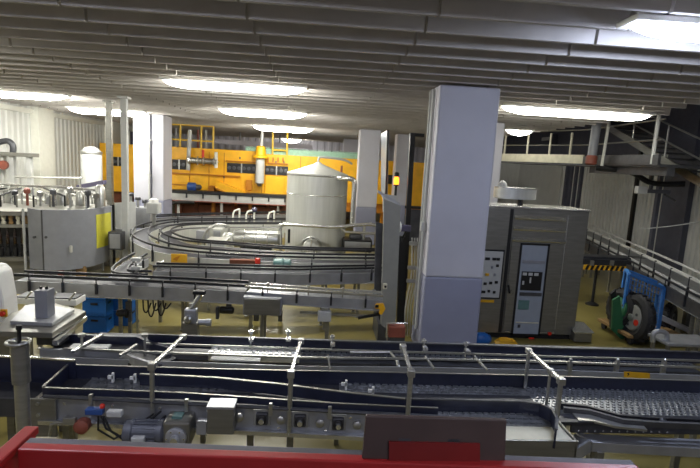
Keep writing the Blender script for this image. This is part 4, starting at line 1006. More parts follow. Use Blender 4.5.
# dark cabinet screens on the yellow machine seen between columns
t = thing('control_screen_box', 'black control box on the yellow machine behind the orange beacon', 'control box', PX(391, 183, yP - .2))
pb(386.5, 175, 394.5, 184, yP - .2, .19).build('box', 'black', t, bevel=.02)
pb(388, 177, 393, 181, yP - .23, .03).build('screen', 'screen', t)
# duct and pipes behind
t = thing('air_duct', 'grey air duct with pipes hung under the ceiling above the yellow machine', 'duct', at(215, 143, y=26))
a, b = at(196, 138, y=27), at(312, 147, y=27); 
MB().box(a.x, b.x, 27, 27.6, b.z - .1, a.z).build('duct', 'back_panel', t)
for u in (205, 240, 280): q = at(u, 135, y=27.2); MB().box(q.x - .03, q.x + .03, 27.2, 27.26, a.z - .05, 4.95).build('hanger', 'dark_steel', t)
for u, dv in ((176, 0), (198, 2), (206, 1)):
    q = at(u, 148, y=26.2)
    tt = thing('pipe_drop', {176: 'grey pipe drop before the back wall next to the white columns', 198: 'copper pipe drop before the back wall near the steam riser', 206: 'pale pipe drop before the back wall beside the copper pipe'}[u], 'pipe', (q.x, 26.2, 0))
    MB().tube([(q.x, 26.2, 0), (q.x, 26.2, 4.48)], .06, 8).build('pipe', {176: 'light_grey', 198: 'copper_paint', 206: 'white_paint'}[u], tt, smooth=True)
# ================================================================== bottle filler at the left with curved guard
yL = 11.5
cxx = at(30, 235, y=13.2).x; cF = (cxx, 13.4)
o = thing('bottle_filler', 'rotary bottle filler with rows of valves and pipework on top behind the curved panel', 'machine', (cxx, 13.4, 0))
RF = 1.95
MB().lathe((cxx, 13.4, 0), [(RF - .15, 0), (RF - .15, .45), (RF + .02, .5), (RF + .02, .6), (RF - .3, .62)], (0, 0, 1), 48).build('base_ring', 'satin_steel', o, smooth=40)
MB().lathe((cxx, 13.4, 0), [(RF - .45, .62), (RF - .45, 1.6)], (0, 0, 1), 40).build('core', 'dark_steel', o, smooth=60)
MB().lathe((cxx, 13.4, 0), [(RF - .3, 1.3), (RF + .03, 1.3), (RF + .03, 1.37), (RF - .3, 1.37)], (0, 0, 1), 48).build('middle_ring', 'steel', o, smooth=40)
MB().lathe((cxx, 13.4, 0), [(.2, 1.58), (RF + .05, 1.58), (RF + .05, 1.68), (RF - .2, 1.74), (.3, 1.74)], (0, 0, 1), 48).build('top_ring', 'satin_steel', o, smooth=40)
n = 44
for i in range(n):
    tt = math.radians(172 + i * 200 / n)
    x, y = cxx + (RF - .1) * math.cos(tt), 13.4 + (RF - .1) * math.sin(tt)
    MB().lathe((x, y, 0), [(.05, 1.37), (.05, 1.42), (.03, 1.45), (.05, 1.49), (.05, 1.55), (.03, 1.58)], (0, 0, 1), 10).build('filling_valve', 'wood' if i % 2 else 'cream', o, smooth=40)
bt = None
for i in range(n):
    tt = math.radians(174 + i * 200 / n)
    x, y = cxx + (RF - .1) * math.cos(tt), 13.4 + (RF - .1) * math.sin(tt)
    if bt is None:
        bt = MB().lathe((0, 0, 0), [(.03, 0), (.036, .01), (.036, .2), (.02, .28), (.014, .36), (.016, .39)], (0, 0, 1), 12).build('beer_bottle', 'brown_glass', smooth=50)
        tag(bt, 'dark brown glass bottle standing in the rotary filler ring', 'bottle', 'bottles in the rotary filler'); b_ = bt
    else: b_ = bt.copy(); COL.objects.link(b_)
    b_.location = (x, y, .9)
    MB().lathe((x, y, .6), [(.05, 0), (.05, .2), (.03, .22), (.045, .27), (.045, .3)], (0, 0, 1), 10).build('lift_cylinder', 'black', o, smooth=40)
m = MB()
for i in range(7):
    tt = math.radians(190 + i * 26); m.tube([(cxx + (RF + .1) * math.cos(tt), 13.4 + (RF + .1) * math.sin(tt), .02), (cxx + (RF + .1) * math.cos(tt), 13.4 + (RF + .1) * math.sin(tt), 1.75)], .03, 8).build('guard_post', 'light_grey', o, smooth=True); m = MB()
# pipework on top
for k_, pts in enumerate(([(0, 184), (30, 186), (60, 187), (95, 190)], [(18, 184), (24, 196), (45, 201), (60, 203)], [(68, 204), (70, 196), (90, 195), (92, 204)], [(30, 198), (33, 189), (48, 188), (95, 196)], [(0, 200), (35, 201), (60, 203)])):
    MB().tube(smooth_pts([at(u, v, y=12.6 + .2 * k_) for u, v in pts], 4), .045 if k_ == 1 else .03, 8).build('top_pipe', 'white_paint' if k_ in (1, 4) else 'bright_steel', o, smooth=True)
for (u, v, r) in ((62, 196, .14), (100, 192, .12), (80, 198, .1), (48, 199, .08), (10, 190, .12)):
    p = at(u, v, y=12.8); MB().lathe((p.x, p.y, 1.7), [(r, 0), (r, p.z - 1.6), (r * .6, p.z - 1.52)], (0, 0, 1), 16).build('valve_head', 'steel', o, smooth=40)
for u in (4, 12, 22, 36, 56, 72, 86): 
    p = at(u, 200, y=12.5); MB().tube([(p.x, p.y, 1.7), (p.x, p.y, 2.05 if u % 3 else 1.9)], .025, 8).build('standpipe', 'bright_steel', o, smooth=True)
# curved guard panels
gp = [at(42, 205, y=11.3), at(60, 205, y=11.35), at(80, 204, y=11.6), at(97, 202.5, y=12.1), at(112, 200, y=12.8)]
path = [Vector((p.x, p.y, 0)) for p in smooth_pts(gp, 5)]
g = thing('curved_panel_guard', 'big curved grey guard panel with a yellow window in front of the bottle filler', 'guard panel', (gp[1].x, 11.4, 0))
MB().ribbon(path, -.02, .02, .38, 1.78).build('curved_panel', 'grey_paint', g, smooth=30)
f0, f1 = at(28, 206, y=11.55), at(41.5, 205, y=11.3)
MB().ribbon([Vector((f0.x, f0.y, 0)), Vector((f1.x, f1.y, 0))], -.02, .02, .36, 1.77).build('flat_panel', 'grey_paint', g)
MB().ribbon([Vector((f1.x - .01, f1.y, 0)), Vector((gp[0].x + .01, gp[0].y, 0))], -.026, .0, .37, 1.77).build('seam', 'dark_steel', g)
w0 = [Vector((p.x, p.y, 0)) for p in smooth_pts([at(95, 215, y=12.02), at(102, 215, y=12.3), at(109.5, 214, y=12.68)], 4)]
zlo, zhi = at(100, 247, y=12.2).z, at(100, 214, y=12.2).z
MB().ribbon(w0, -.035, -.018, zlo, zhi).build('yellow_window', 'yellow_window', g, smooth=30)
MB().box(path[-1].x - .03, path[-1].x + .05, path[-1].y - .04, path[-1].y + .04, 0, 1.8).build('end_post', 'black', g)
MB().box(f0.x - .02, f0.x + .04, f0.y, f0.y + .06, 0, 1.76).build('post', 'grey_paint', g)
p = at(80, 266, y=11.6); MB().box(p.x - .1, p.x + .1, 11.6, 11.72, 0, .42).build('leg', 'wood', g)
p = at(59, 264, y=11.4); MB().box(p.x - .05, p.x + .05, 11.42, 11.52, 0, .42).build('leg', 'copper_paint', g)
for (u, v) in ((35, 237), (47, 237)): q = at(u, v, y=11.32); MB().lathe(q, [(.03, 0), (.03, -.05), (.015, -.06)], (0, 1, 0), 12).build('lock', 'dark_steel', g)
q = at(71, 249, y=11.35); m = MB(); m.cbox(q, .05, .06, .16); m.build('handle', 'light_grey', g, bevel=.01)
q = gp[-1]
MB().ribbon([Vector((q.x + .06, q.y, 0)), Vector((q.x + .4, q.y + .5, 0))], -.02, .02, .4, 1.85).build('rear_panel', 'light_grey', g)
# tall poles near the guard
for u, u2, lab, mm, yy in ((109.5, 110, 'tall grey steel upright reaching the ceiling beside the curved panel guard', 'satin_steel', 13.6), (124.5, 124.5, 'tall pale upright reaching the ceiling close to the pipe column', 'light_grey', 12.4)):
    a = at(u, 205, y=yy)
    t = thing('steel_upright', lab, 'post', (a.x, yy, 0))
    MB().box(a.x - .07, a.x + .07, yy, yy + .14, .015, 4.45).build('post', mm, t, bevel=.01)
    MB().box(a.x - .14, a.x + .14, yy - .07, yy + .21, 0, .015).build('foot_plate', mm, t)
    MB().box(a.x - .12, a.x + .12, yy - .05, yy + .19, 4.45, 4.495).build('head_plate', mm, t)
# machine parts between uprights and columns: discharge starwheel block
t = cabinet_unit(128, 208, 150, 226, 14.6, .6, 'grey machine block with gauge at the foot of the pipe column', 'steel_plate')
for (u, v, l) in ((131, 196, .5), (138, 200, .4), (145, 203, .3)):
    q = at(u, v, y=14.8); MB().tube([(q.x, 14.8, q.z - l), q], .04, 8).build('spout', 'steel', t, smooth=True); MB().lathe(q, [(.08, 0), (.08, .08), (.03, .1)], (0, 0, 1), 12).build('valve_cap', 'dark_steel', t, smooth=40)
pZ = [at(104, 217, z=1.15), at(150, 219, z=1.15), at(184, 217, z=1.15), at(240, 215.5, z=1.15), at(300, 214, z=1.15)]
conveyor('bottle_conveyor', 'dark far conveyor passing from the curved panel guard toward the tank', pZ, .4, .25, 8, (.1, .5, .9))
q = at(154, 208, y=13.5)
t = thing('inspection_head', 'white inspection unit on a post at the curved conveyor', 'inspection unit', (q.x, 13.5, 0))
MB().cbox(q, .32, .3, .3).build('head', 'light_grey', t, bevel=.03); MB().tube([(q.x, 13.5, 0), q], .05, 8).build('post', 'steel', t, smooth=True); MB().lathe(q + Vector((0, 0, .15)), [(.12, 0), (.12, .08), (.05, .12)], (0, 0, 1), 14).build('cap', 'white_plastic', t, smooth=40)
t = cabinet_unit(108, 232, 122, 250, 12.2, .5, 'dark open machine frame right behind the curved panel guard edge', 'dark_steel')
# white tank shapes and fixtures near left wall
q = at(92, 190, y=18)
t = thing('white_silo', 'white round vessel with steel dome before the panel wall', 'vessel', (q.x, 18, 0))
zt_ = at(92, 152, y=18).z
MB().lathe((q.x, 18, 0), [(.35, .3), (.35, zt_), (.2, zt_ + .16), (.06, zt_ + .2)], (0, 0, 1), 30).build('vessel', 'light_grey', t, smooth=50)
MB().lathe((q.x, 18, 0), [(.36, zt_ - .08), (.37, zt_), (.36, zt_ + .02)], (0, 0, 1), 30).build('dome_rim', 'steel', t, smooth=40)
for a_ in (-.25, .25): MB().tube([(q.x + a_, 18, 0), (q.x + a_, 18, .5)], .05, 8).build('leg', 'steel', t)
t = thing('grey_frame_portal', 'steel portal frame with hood behind the filler at the panel wall', 'frame', (at(28, 180, y=16).x, 16, 0))
for u in (12, 29): q = at(u, 180, y=16); MB().box(q.x - .07, q.x + .07, 16, 16.14, 0, at(u, 156, y=16).z).build('post', 'light_grey', t, bevel=.01)
q0, q1 = at(2, 155, y=16), at(34, 156, y=16); MB().box(q0.x, q1.x, 15.9, 16.3, q0.z - .02, q0.z + .1).build('crossbeam', 'satin_steel', t, bevel=.01)
MB().tube(smooth_pts([at(0, 142, y=16), at(8, 141, y=16), at(13, 146, y=16), at(12.5, 156, y=16)]), .09, 10).build('hood_pipe', 'dark_steel', t, smooth=True)
q = at(5, 165, y=15.9); MB().lathe(q, [(.1, 0), (.14, -.02), (.14, -.12)], (0, 1, 0), 16).build('red_gauge', 'copper_paint', t, smooth=40)
t = thing('handrail_tube', 'thin horizontal rail above the bottle filler', 'rail', (at(80, 177, y=15).x, 15, 0))
MB().tube([at(15, 177, y=15), at(82, 178, y=15)], .03, 8).build('rail', 'steel', t, smooth=True)
for u in (20, 80): q = at(u, 177.5, y=15); MB().tube([(q.x, 15, 0), (q.x, 15, q.z)], .03, 8).build('post', 'steel', t, smooth=True)
t = thing('dark_sloping_conveyor', 'dark sloping belt conveyor behind the filler below the tinted window', 'conveyor', (at(95, 190, y=17).x, 17, 0))
a, b = at(80, 187, y=17), at(106, 182, y=17); MB().bar(a, b, .5, .14).build('belt', 'window_tint', t)
for q in (a, b): MB().box(q.x - .05, q.x + .05, 16.95, 17.05, 0, q.z - .05).build('leg', 'satin_steel', t)
# ================================================================== control cabinet right of the column
yC = 8.75
fa, fb = at(487, 205, y=yC), at(576, 212, y=yC)
xL, xR = at(480, 280, y=yC).x, at(581, 280, y=yC).x
zT = at(535, 209, y=yC).z
o = thing('control_cabinet', 'tall dark stainless control cabinet with louvers and glazed instrument door', 'cabinet', ((xL + xR) / 2, yC, 0))
MB().box(xL, xR, yC, yC + .75, .1, zT).build('body', 'satin_steel', o, bevel=.015)
MB().box(xL - .01, xR + .01, yC - .01, yC + .76, zT, zT + .03).build('roof_edge', 'bright_steel', o, bevel=.006)
MB().box(xL + .03, xR - .03, yC + .04, yC + .7, 0, .1).build('plinth', 'black', o)
def CB(u0, v0, u1, v1, off=.02, d=.02): return pb(u0, v0, u1, v1, yC - off, d)
def cx_(u, v): return at(u, v, y=yC).x
xs = cx_(506, 270)      # dark seam between the two units
MB().box(xs - .03, xs + .03, yC - .012, yC, .12, zT - .02).build('door_seam', 'black', o)
xd0, xd1 = xs + .05, cx_(560, 270)
d_ = MB().box(xd0, xd1, yC - .03, yC, .16, at(530, 242.5, y=yC).z).build('instrument_door', 'satin_steel', o, bevel=.006)
for v in (218, 229, 240):
    pp_ = at(535, v, y=yC); MB().prism([(xd0, yC - .05, pp_.z - .01), (cx_(565, v), yC - .05, pp_.z - .01), (cx_(565, v), yC, pp_.z + .05), (xd0, yC, pp_.z + .05)], (0, .012, -.03)).build('louver', 'bright_steel', o)
MB().box(xd0, cx_(565, 225), yC - .01, yC, at(530, 244, y=yC).z, zT - .06).build('louver_panel', 'satin_steel', o)
# window
wx0, wx1 = cx_(516, 280), cx_(545, 280); wz0, wz1 = at(530, 335, y=yC).z, at(530, 243, y=yC).z
fr = MB(); e_ = .035
fr.box(wx0, wx1, yC - .045, yC - .03, wz1 - e_, wz1); fr.box(wx0, wx1, yC - .045, yC - .03, wz0, wz0 + e_); fr.box(wx0, wx0 + e_, yC - .045, yC - .03, wz0, wz1); fr.box(wx1 - e_, wx1, yC - .045, yC - .03, wz0, wz1)
fr.build('window_gasket', 'black', d_)
MB().box(wx0 + e_, wx1 - e_, yC - .036, yC - .03, wz0 + e_, wz1 - e_).build('instrument_plate', 'glass_grey', d_)
def IN(fx0, fx1, fz0, fz1, nm, mm, dd=.02):
    return MB().box(wx0 + (wx1 - wx0) * fx0, wx0 + (wx1 - wx0) * fx1, yC - .036 - dd, yC - .036, wz0 + (wz1 - wz0) * fz0, wz0 + (wz1 - wz0) * fz1).build(nm, mm, d_)
IN(.14, .84, .5, .7, 'recorder', 'black'); IN(.16, .3, .66, .69, 'recorder_key', 'light_grey', .03); IN(.36, .5, .66, .69, 'recorder_key', 'light_grey', .03); IN(.56, .7, .66, .69, 'recorder_key', 'light_grey', .03)
IN(.14, .9, .44, .475, 'rail_strip', 'dark_steel'); IN(.12, .88, .79, .82, 'upper_strip', 'grey_paint'); IN(.13, .5, .29, .39, 'display', 'teal_screen'); IN(.12, .9, .14, .15, 'lower_strip', 'cream'); IN(.2, .28, .09, .12, 'key_switch', 'dark_steel')
IN(.18, .24, .56, .6, 'knob', 'light_grey', .03); IN(.42, .47, .58, .64, 'knob', 'light_grey', .03)
q = at(509.5, 290, y=yC - .04); h_ = MB().bar(q + Vector((-.03, 0, .1)), q + Vector((.0, -.02, -.06)), .03, .03).build('door_handle', 'black', d_)
MB().bar(q + Vector((.03, 0, .0)), q + Vector((.06, -.02, -.08)), .02, .02).build('door_key', 'bright_steel', d_)
MB().box(xs + .09, xd1 + .02, yC - .018, yC, .13, .15).build('lower_trim', 'bright_steel', o)
q = at(549, 333, y=yC); MB().lathe(q + Vector((0, -.01, 0)), [(.035, 0), (.035, -.03)], (0, 1, 0), 16).build('red_cap', 'red_button', o)
q = at(531, 338, y=yC); MB().cbox(q + Vector((0, -.015, 0)), .1, .02, .03).build('red_tab', 'red_button', o)
xe = cx_(568, 270)
MB().box(xd1 + .03, xd1 + .04, yC - .006, yC, .2, zT - .1).build('panel_seam', 'bright_steel', o)
# button panel
bp0, bp1 = cx_(479, 270), cx_(501, 270); bz0, bz1 = at(491, 297, y=yC).z, at(491, 251, y=yC).z
MB().box(bp0 - .02, bp1 + .03, yC - .02, yC, bz0 - .03, bz1 + .03).build('panel_frame', 'black', o)
bpn = MB().box(bp0, bp1, yC - .035, yC - .02, bz0, bz1).build('button_panel', 'light_grey', o)
for fx, fz, s_, mm in ((.3, .84, .09, 'black'), (.6, .84, .07, 'black'), (.78, .84, .07, 'black'), (.78, .7, .05, 'black'), (.35, .5, .07, 'label_yellow'), (.7, .5, .04, 'grey_paint'), (.3, .3, .06, 'black'), (.55, .32, .06, 'black'), (.8, .34, .06, 'black'), (.25, .12, .08, 'black'), (.5, .14, .05, 'black'), (.75, .12, .05, 'black'), (.55, .66, .04, 'grey_paint')):
    q = Vector((bp0 + (bp1 - bp0) * fx, yC - .045, bz0 + (bz1 - bz0) * fz)); MB().cbox(q, s_, .02, .05).build('push_button', mm, bpn, bevel=.004)
MB().cbox(((bp0 + bp1) / 2, yC - .01, bz0 - .08), .26, .02, .05).build('yellow_label', 'label_yellow', o)
# steel box on stem on top
b0, b1 = at(498, 187, y=yC + .4), at(536, 200, y=yC + .4)
t = thing('steel_hood_box', 'shiny steel box on a short stem above the control cabinet', 'box', ((b0.x + b1.x) / 2, yC + .4, zT + .03))
sec = [(b0.x, yC + .6)] + [(b0.x + (b1.x - b0.x) * (.5 - .5 * math.cos(PI * i / 12)), yC + .42 - .16 * math.sin(PI * i / 12)) for i in range(13)] + [(b1.x, yC + .6)]
MB().prism([(x, y, b1.z) for x, y in sec], (0, 0, b0.z - b1.z)).build('box', 'tank_steel', t, smooth=40)
MB().prism([(x, y - .004, b0.z - .015) for x, y in sec], (0, 0, .02)).build('lid', 'bright_steel', t)
q = at(520, 203, y=yC + .45); MB().tube([(q.x, yC + .45, zT + .03), (q.x, yC + .45, b1.z + .02)], .05, 12).build('stem', 'black', t, smooth=True)
MB().lathe((b0.x + .12, yC + .5, b0.z), [(.1, 0), (.08, .08), (.02, .13)], (0, 0, 1), 20).build('dome', 'light_grey', t, smooth=50)
# small stool right of the cabinet
q = at(584, 346, z=0)
t = thing('steel_stool', 'low steel box stand with a shiny top beside the control cabinet', 'stand', (q.x, 8.75, 0))
a, b = at(575, 333, y=8.6), at(591, 345, y=8.6)
MB().box(a.x, b.x, 8.6, 8.95, 0.02, a.z).build('body', 'satin_steel', t, bevel=.01)
MB().prism([(a.x - .02, 8.58, a.z), (b.x + .03, 8.58, a.z), (b.x + .02, 8.97, a.z + .08), (a.x - .01, 8.97, a.z + .12)], (0, 0, .02)).build('sloping_top', 'bright_steel', t)
# blue cloth bag and yellow thing at the foot
q = at(484, 341, y=8.2)
o = tag(MB().ball((q.x, 8.35, .12), .2, sq=(1, .6, .62)).build('blue_bag', 'blue_plastic', smooth=True), 'blue plastic bag lying at the foot of the control cabinet', 'bag')
q = at(506, 344, y=8.3)
tag(MB().lathe((q.x + .05, 8.4, 0), [(.2, 0), (.22, .03), (.16, .09), (.15, .06)], (0, 0, 1), 24).build('yellow_bowl', 'label_yellow', smooth=40), 'shallow yellow lid on the floor before the control cabinet', 'lid')
# ------------------------------------------------------------------ grey low cabinet at right behind the conveyor
q0, q1 = at(668, 345, y=7.2), at(720, 350, y=7.2)
t = thing('low_steel_bench', 'low grey steel bench top behind the slat conveyor near the wheel trolley', 'bench', (q0.x + .3, 7.3, 0))
z_ = at(680, 344, y=7.2).z
MB().box(q0.x, q1.x, 7.2, 7.7, z_ - .05, z_).build('bench_top', 'steel_plate', t, bevel=.01)
for x in (q0.x + .04, q1.x - .08): MB().box(x, x + .05, 7.25, 7.3, 0, z_ - .04).build('leg', 'satin_steel', t); MB().box(x, x + .05, 7.6, 7.65, 0, z_ - .04).build('leg', 'satin_steel', t)
a = at(655, 340, y=7.35); MB().tube(smooth_pts([(a.x, 7.4, z_ - .05), (a.x, 7.4, z_ + .1), (a.x + .1, 7.4, z_ + .14), (a.x + .22, 7.4, z_ + .1), (a.x + .24, 7.4, z_)]), .04, 10).build('bent_cover', 'steel_plate', t, smooth=True)
# ================================================================== wheel trolley with blue frame
yW = 9.0
t = thing('blue_trolley_frame', 'blue mesh sided trolley frame leaning among black format wheels', 'trolley', (at(645, 335, y=yW).x, yW, 0))
c_ = [at(629, 274, y=yW), at(664, 288, y=yW), at(657, 337, y=yW), at(620, 330, y=yW)]
for a, b in zip(c_, c_[1:] + c_[:1]): MB().bar(a, b, .06, .06).build('frame_tube', 'blue_paint', t, bevel=.008)
m = MB()
for i in range(1, 11):
    f = i / 11; m.bar(c_[0].lerp(c_[1], f), c_[3].lerp(c_[2], f), .012, .012)
for i in range(1, 12):
    f = i / 12; m.bar(c_[0].lerp(c_[3], f), c_[1].lerp(c_[2], f), .012, .012)
m.build('wire_mesh', 'blue_paint', t)
d_ = Vector((.22, .45, 0))
e_ = [c + d_ for c in c_]
for a, b in ((e_[0], e_[1]), (e_[1], e_[2]), (c_[1], e_[1]), (c_[0], e_[0]), (c_[2], e_[2]), (e_[2], e_[3]), (e_[3], e_[0])): MB().bar(a, b, .05, .05).build('frame_tube', 'blue_paint', t, bevel=.008)
base = at(630, 340, y=yW)
zt_ = .26
m = MB()
MB().box(c_[3].x - .12, c_[2].x + .3, yW - .45, yW + .6, .14, .2).build('timber_deck', 'wood', t, bevel=.008)
for x in (c_[3].x - .02, c_[2].x + .2):
    for y in (yW - .38, yW + .5): MB().lathe((x, y, .07), [(.07, -.025), (.07, .025)], (1, 0, 0), 18).build('caster', 'rubber', t, smooth=40)
def format_wheel(c, R_, ax, label, face='grey_neutral', sticker=False, rim='rubber'):
    t = thing('format_wheel', label, 'wheel', (c.x, c.y, c.z - R_), 'star wheels on the trolley')
    a = Vector(ax).normalized()
    MB().torus(c, R_ * .74, R_ * .25, a, 40).build('rim', rim, t, smooth=True)
    hub = MB().lathe(c, [(R_ * .52, .02), (R_ * .54, .06), (R_ * .5, .09), (R_ * .26, .1)], a, 30).build('disc', face, t, smooth=40)
    MB().lathe(c, [(R_ * .14, .08), (R_ * .14, .13), (R_ * .08, .14)], a, 18).build('hub', 'steel', hub, smooth=40)
    s1 = a.cross(Vector((0, 0, 1))).normalized(); s2 = s1.cross(a)
    for i in range(5):
        tt = 2 * PI * i / 5; p = c + (s1 * math.cos(tt) + s2 * math.sin(tt)) * R_ * .32
        MB().lathe(p, [(R_ * .06, .09), (R_ * .06, .105)], a, 10).build('hole_cap', 'dark_steel', hub)
    for i in range(22):
        tt = 2 * PI * i / 22; p = c + (s1 * math.cos(tt) + s2 * math.sin(tt)) * R_ * .98
        MB().bar(p - a * .04, p + a * .04, .05, .05, s1 * math.cos(tt) + s2 * math.sin(tt)).build('tooth', rim, t)
    if sticker:
        p = c + a * .095 + s1 * (-R_ * .34) * (1 if s1.y > 0 else -1) - s2 * R_ * .12
        MB().lathe(p, [(R_ * .13, .0), (R_ * .13, .012)], a, 12).build('red_sticker', 'red_button', hub)
    return t
format_wheel(at(636, 318, y=yW - .25), .48, (-1, .0, .12), 'big black toothed wheel with grey disc and red sticker leaning on the blue frame', sticker=True)
format_wheel(at(622, 308, y=yW + .12), .4, (-1, -.1, .12), 'black wheel with green disc behind the red stickered wheel', face='green_paint')
format_wheel(at(668, 322, y=yW + .45), .42, (.9, -1, .0), 'narrow black toothed wheel on the far side of the blue frame', face='dark_steel')
a = at(611, 322, y=yW - .1)
o = thing('green_guide_plate', 'green and black curved guide plate leaning on the trolley end', 'guide plate', (a.x, yW - .1, .2))
MB().prism([at(612, 330, y=yW - .1), at(622, 340, y=yW - .1), at(628, 336, y=yW - .1), at(622, 315, y=yW - .1), at(620, 296, y=yW - .1), at(613, 300, y=yW - .1)], (0, .05, 0)).build('plate', 'green_paint', o, bevel=.006)
MB().prism([at(611, 328, y=yW - .02), at(617, 325, y=yW - .02), at(616, 290, y=yW - .02), at(611, 294, y=yW - .02)], (0, .06, 0)).build('black_edge', 'black', o)
# ================================================================== conveyors along the right wall
z_r = 1.25
pR = [at(585, 231, z=z_r), at(640, 258, z=z_r), at(740, 308, z=z_r)]
def fr_(pts, off): return [p + Vector(off) for p in pts]
conveyor('passage_conveyor', 'long pale conveyor with guide rails running along the corrugated wall', pR, .45, .3, 12, (.15, .4, .65, .9), near=-1, frame='light_grey', rail='light_grey', railh=.2, belt='slat_steel')
pR2 = [at(583, 239, z=1.1), at(640, 268, z=1.1), at(700, 300, z=1.1), at(740, 320, z=1.1)]
conveyor('passage_conveyor', 'dark lower conveyor beside the pale one on the wall side passage', pR2, .3, .25, 10, (.1, .5, .9), near=-1, frame='dark_steel', railh=.1)
a, b = at(584, 263, y=11.2), at(640, 267, y=11.2)
t = thing('striped_conveyor', 'short dark conveyor end with yellow and black stripes below, near the blue trolley frame', 'conveyor', ((a.x + b.x) / 2, 11.3, 0))
MB().box(a.x, b.x + .2, 11.2, 11.6, a.z - .04, a.z + .1).build('beam', 'rail_black', t)
MB().box(a.x, b.x + .2, 11.25, 11.6, a.z + .1, a.z + .16).build('belt', 'belt_dark', t)
MB().box(a.x, b.x - .3, 11.18, 11.2, a.z - .16, a.z - .04).build('stripe_board', 'label_yellow', t)
m = MB(); n = 9
for i in range(n):
    x = a.x + (i + .2) * (b.x - .3 - a.x) / n; m.prism([(x, 11.176, a.z - .16), (x + .07, 11.176, a.z - .16), (x + .12, 11.176, a.z - .04), (x + .05, 11.176, a.z - .04)], (0, .003, 0))
m.build('black_stripe', 'black', t)
q = at(591, 304, z=0); MB().tube([(q.x, 11.35, .06), (q.x, 11.35, a.z)], .035, 8).build('leg', 'black', t, smooth=True)
MB().lathe((q.x, 11.35, .0), [(.16, 0), (.16, .02), (.06, .07)], (0, 0, 1), 16).build('foot', 'black', t, smooth=True)
MB().box(b.x, b.x + .06, 11.35, 11.41, 0, a.z).build('leg', 'dark_steel', t)
for u in (592, 612): q = at(u, 263, y=11.18); MB().cbox(q, .08, .05, .12).build('sensor', 'steel', t)
# drum motors by the wall conveyor
q = at(690, 300, y=9.6)
t = thing('drum_motor', 'pale round drum motor under the wall conveyor', 'motor', (q.x, 9.6, 0))
MB().lathe(q + Vector((-.25, 0, .0)), [(.08, 0), (.13, .03), (.13, .3), (.15, .31), (.15, .36), (.1, .4), (.1, .6)], (1, .15, -.1), 20).build('drum', 'light_grey', t, smooth=40)
MB().box(q.x - .06, q.x + .06, 9.56, 9.66, 0, q.z - .1).build('stand', 'dark_steel', t)
# thin cable across the right
t = tag(MB().tube(smooth_pts([at(640, 229, y=12), at(672, 226, y=11.6), at(725, 218, y=11)], 6), .014, 6).build('slack_cable', 'light_grey', smooth=True), 'thin pale cable strung in front of the corrugated wall', 'cable')
# ------------------------------------------------------------------ walkway, hangers, stair
zf = 3.55
w0, w1, w2 = at(500, 161, y=17), at(583, 165, y=14.2), at(659, 163, y=10.6)
t = thing('walkway', 'high steel walkway with pale edge board hung from the ceiling at the wall side', 'walkway', (w1.x, w1.y, 3.4))
zk = .26
MB().ribbon([Vector((w0.x, w0.y, 0)), Vector((w1.x, w1.y, 0))], -.03, .03, w0.z, w0.z + zk).build('edge_board', 'cream', t)
MB().ribbon([Vector((w1.x, w1.y, 0)), Vector((w2.x, w2.y, 0))], -.03, .03, w0.z - .02, w0.z + zk - .04).build('edge_board', 'dark_steel', t)
P_ = [Vector((w0.x, w0.y, 0)), Vector((w1.x, w1.y, 0)), Vector((w2.x, w2.y, 0))]
MB().ribbon(P_, .02, 1.5, w0.z - .06, w0.z).build('deck', 'dark_steel', t)
MB().ribbon([P_[1] + Vector((.3, 0, 0)), P_[2] + Vector((.3, 0, 0))], -.08, .1, w0.z - .26, w0.z - .06).build('beam', 'dark_steel', t)
zd = w0.z
for f, (a, b) in ((.05, (0, 1)), (.35, (0, 1)), (.62, (0, 1)), (.85, (0, 1))):
    p = P_[a].lerp(P_[b], f); MB().tube([(p.x, p.y, zd), (p.x, p.y, 4.46)], .035, 8).build('post', 'cream', t, smooth=True)
p = P_[1].lerp(P_[2], .93); MB().tube([(p.x, p.y, zd), (p.x, p.y, 6.5)], .045, 8).build('post', 'light_grey', t, smooth=True)
for h_ in (.55, 1.0): MB().tube([p + Vector((0, 0, zd + h_)) for p in P_], .02, 8).build('handrail', 'steel', t, smooth=True)
q = at(591, 162, y=13)
t = thing('hanger_pipe', 'thick grey pipe with a red brown lower end dropping from the ceiling at the walkway', 'pipe', (q.x, 13, q.z - .1))
MB().tube([(q.x, 13, q.z + .1), (q.x + .1, 13, 6.5)], .12, 14).build('pipe', 'grey_paint', t, smooth=True)
MB().lathe((q.x, 13, q.z - .08), [(.1, 0), (.15, .04), (.15, .22), (.12, .26)], (0, 0, 1), 16).build('red_end', 'copper_paint', t, smooth=40)
MB().tube([(q.x + .32, 13, q.z - .1), (q.x + .44, 13, 6.5)], .04, 8).build('side_pipe', 'white_paint', t, smooth=True)
t = thing('wall_box', 'small dark box with a white lamp on the walkway wall', 'box', at(545, 140, x=10.7))
q = at(546, 140, x=10.6); MB().box(q.x, q.x + .3, q.y - .5, q.y + .5, q.z - .25, q.z + .25).build('box', 'dark_panel', t, bevel=.02); MB().cbox((q.x - .03, q.y, q.z + .05), .05, .7, .15).build('cover', 'light_grey', t)
MB().box(q.x + .3, 10.95, q.y - .1, q.y + .1, q.z - .05, q.z + .05).build('bracket', 'dark_panel', t)
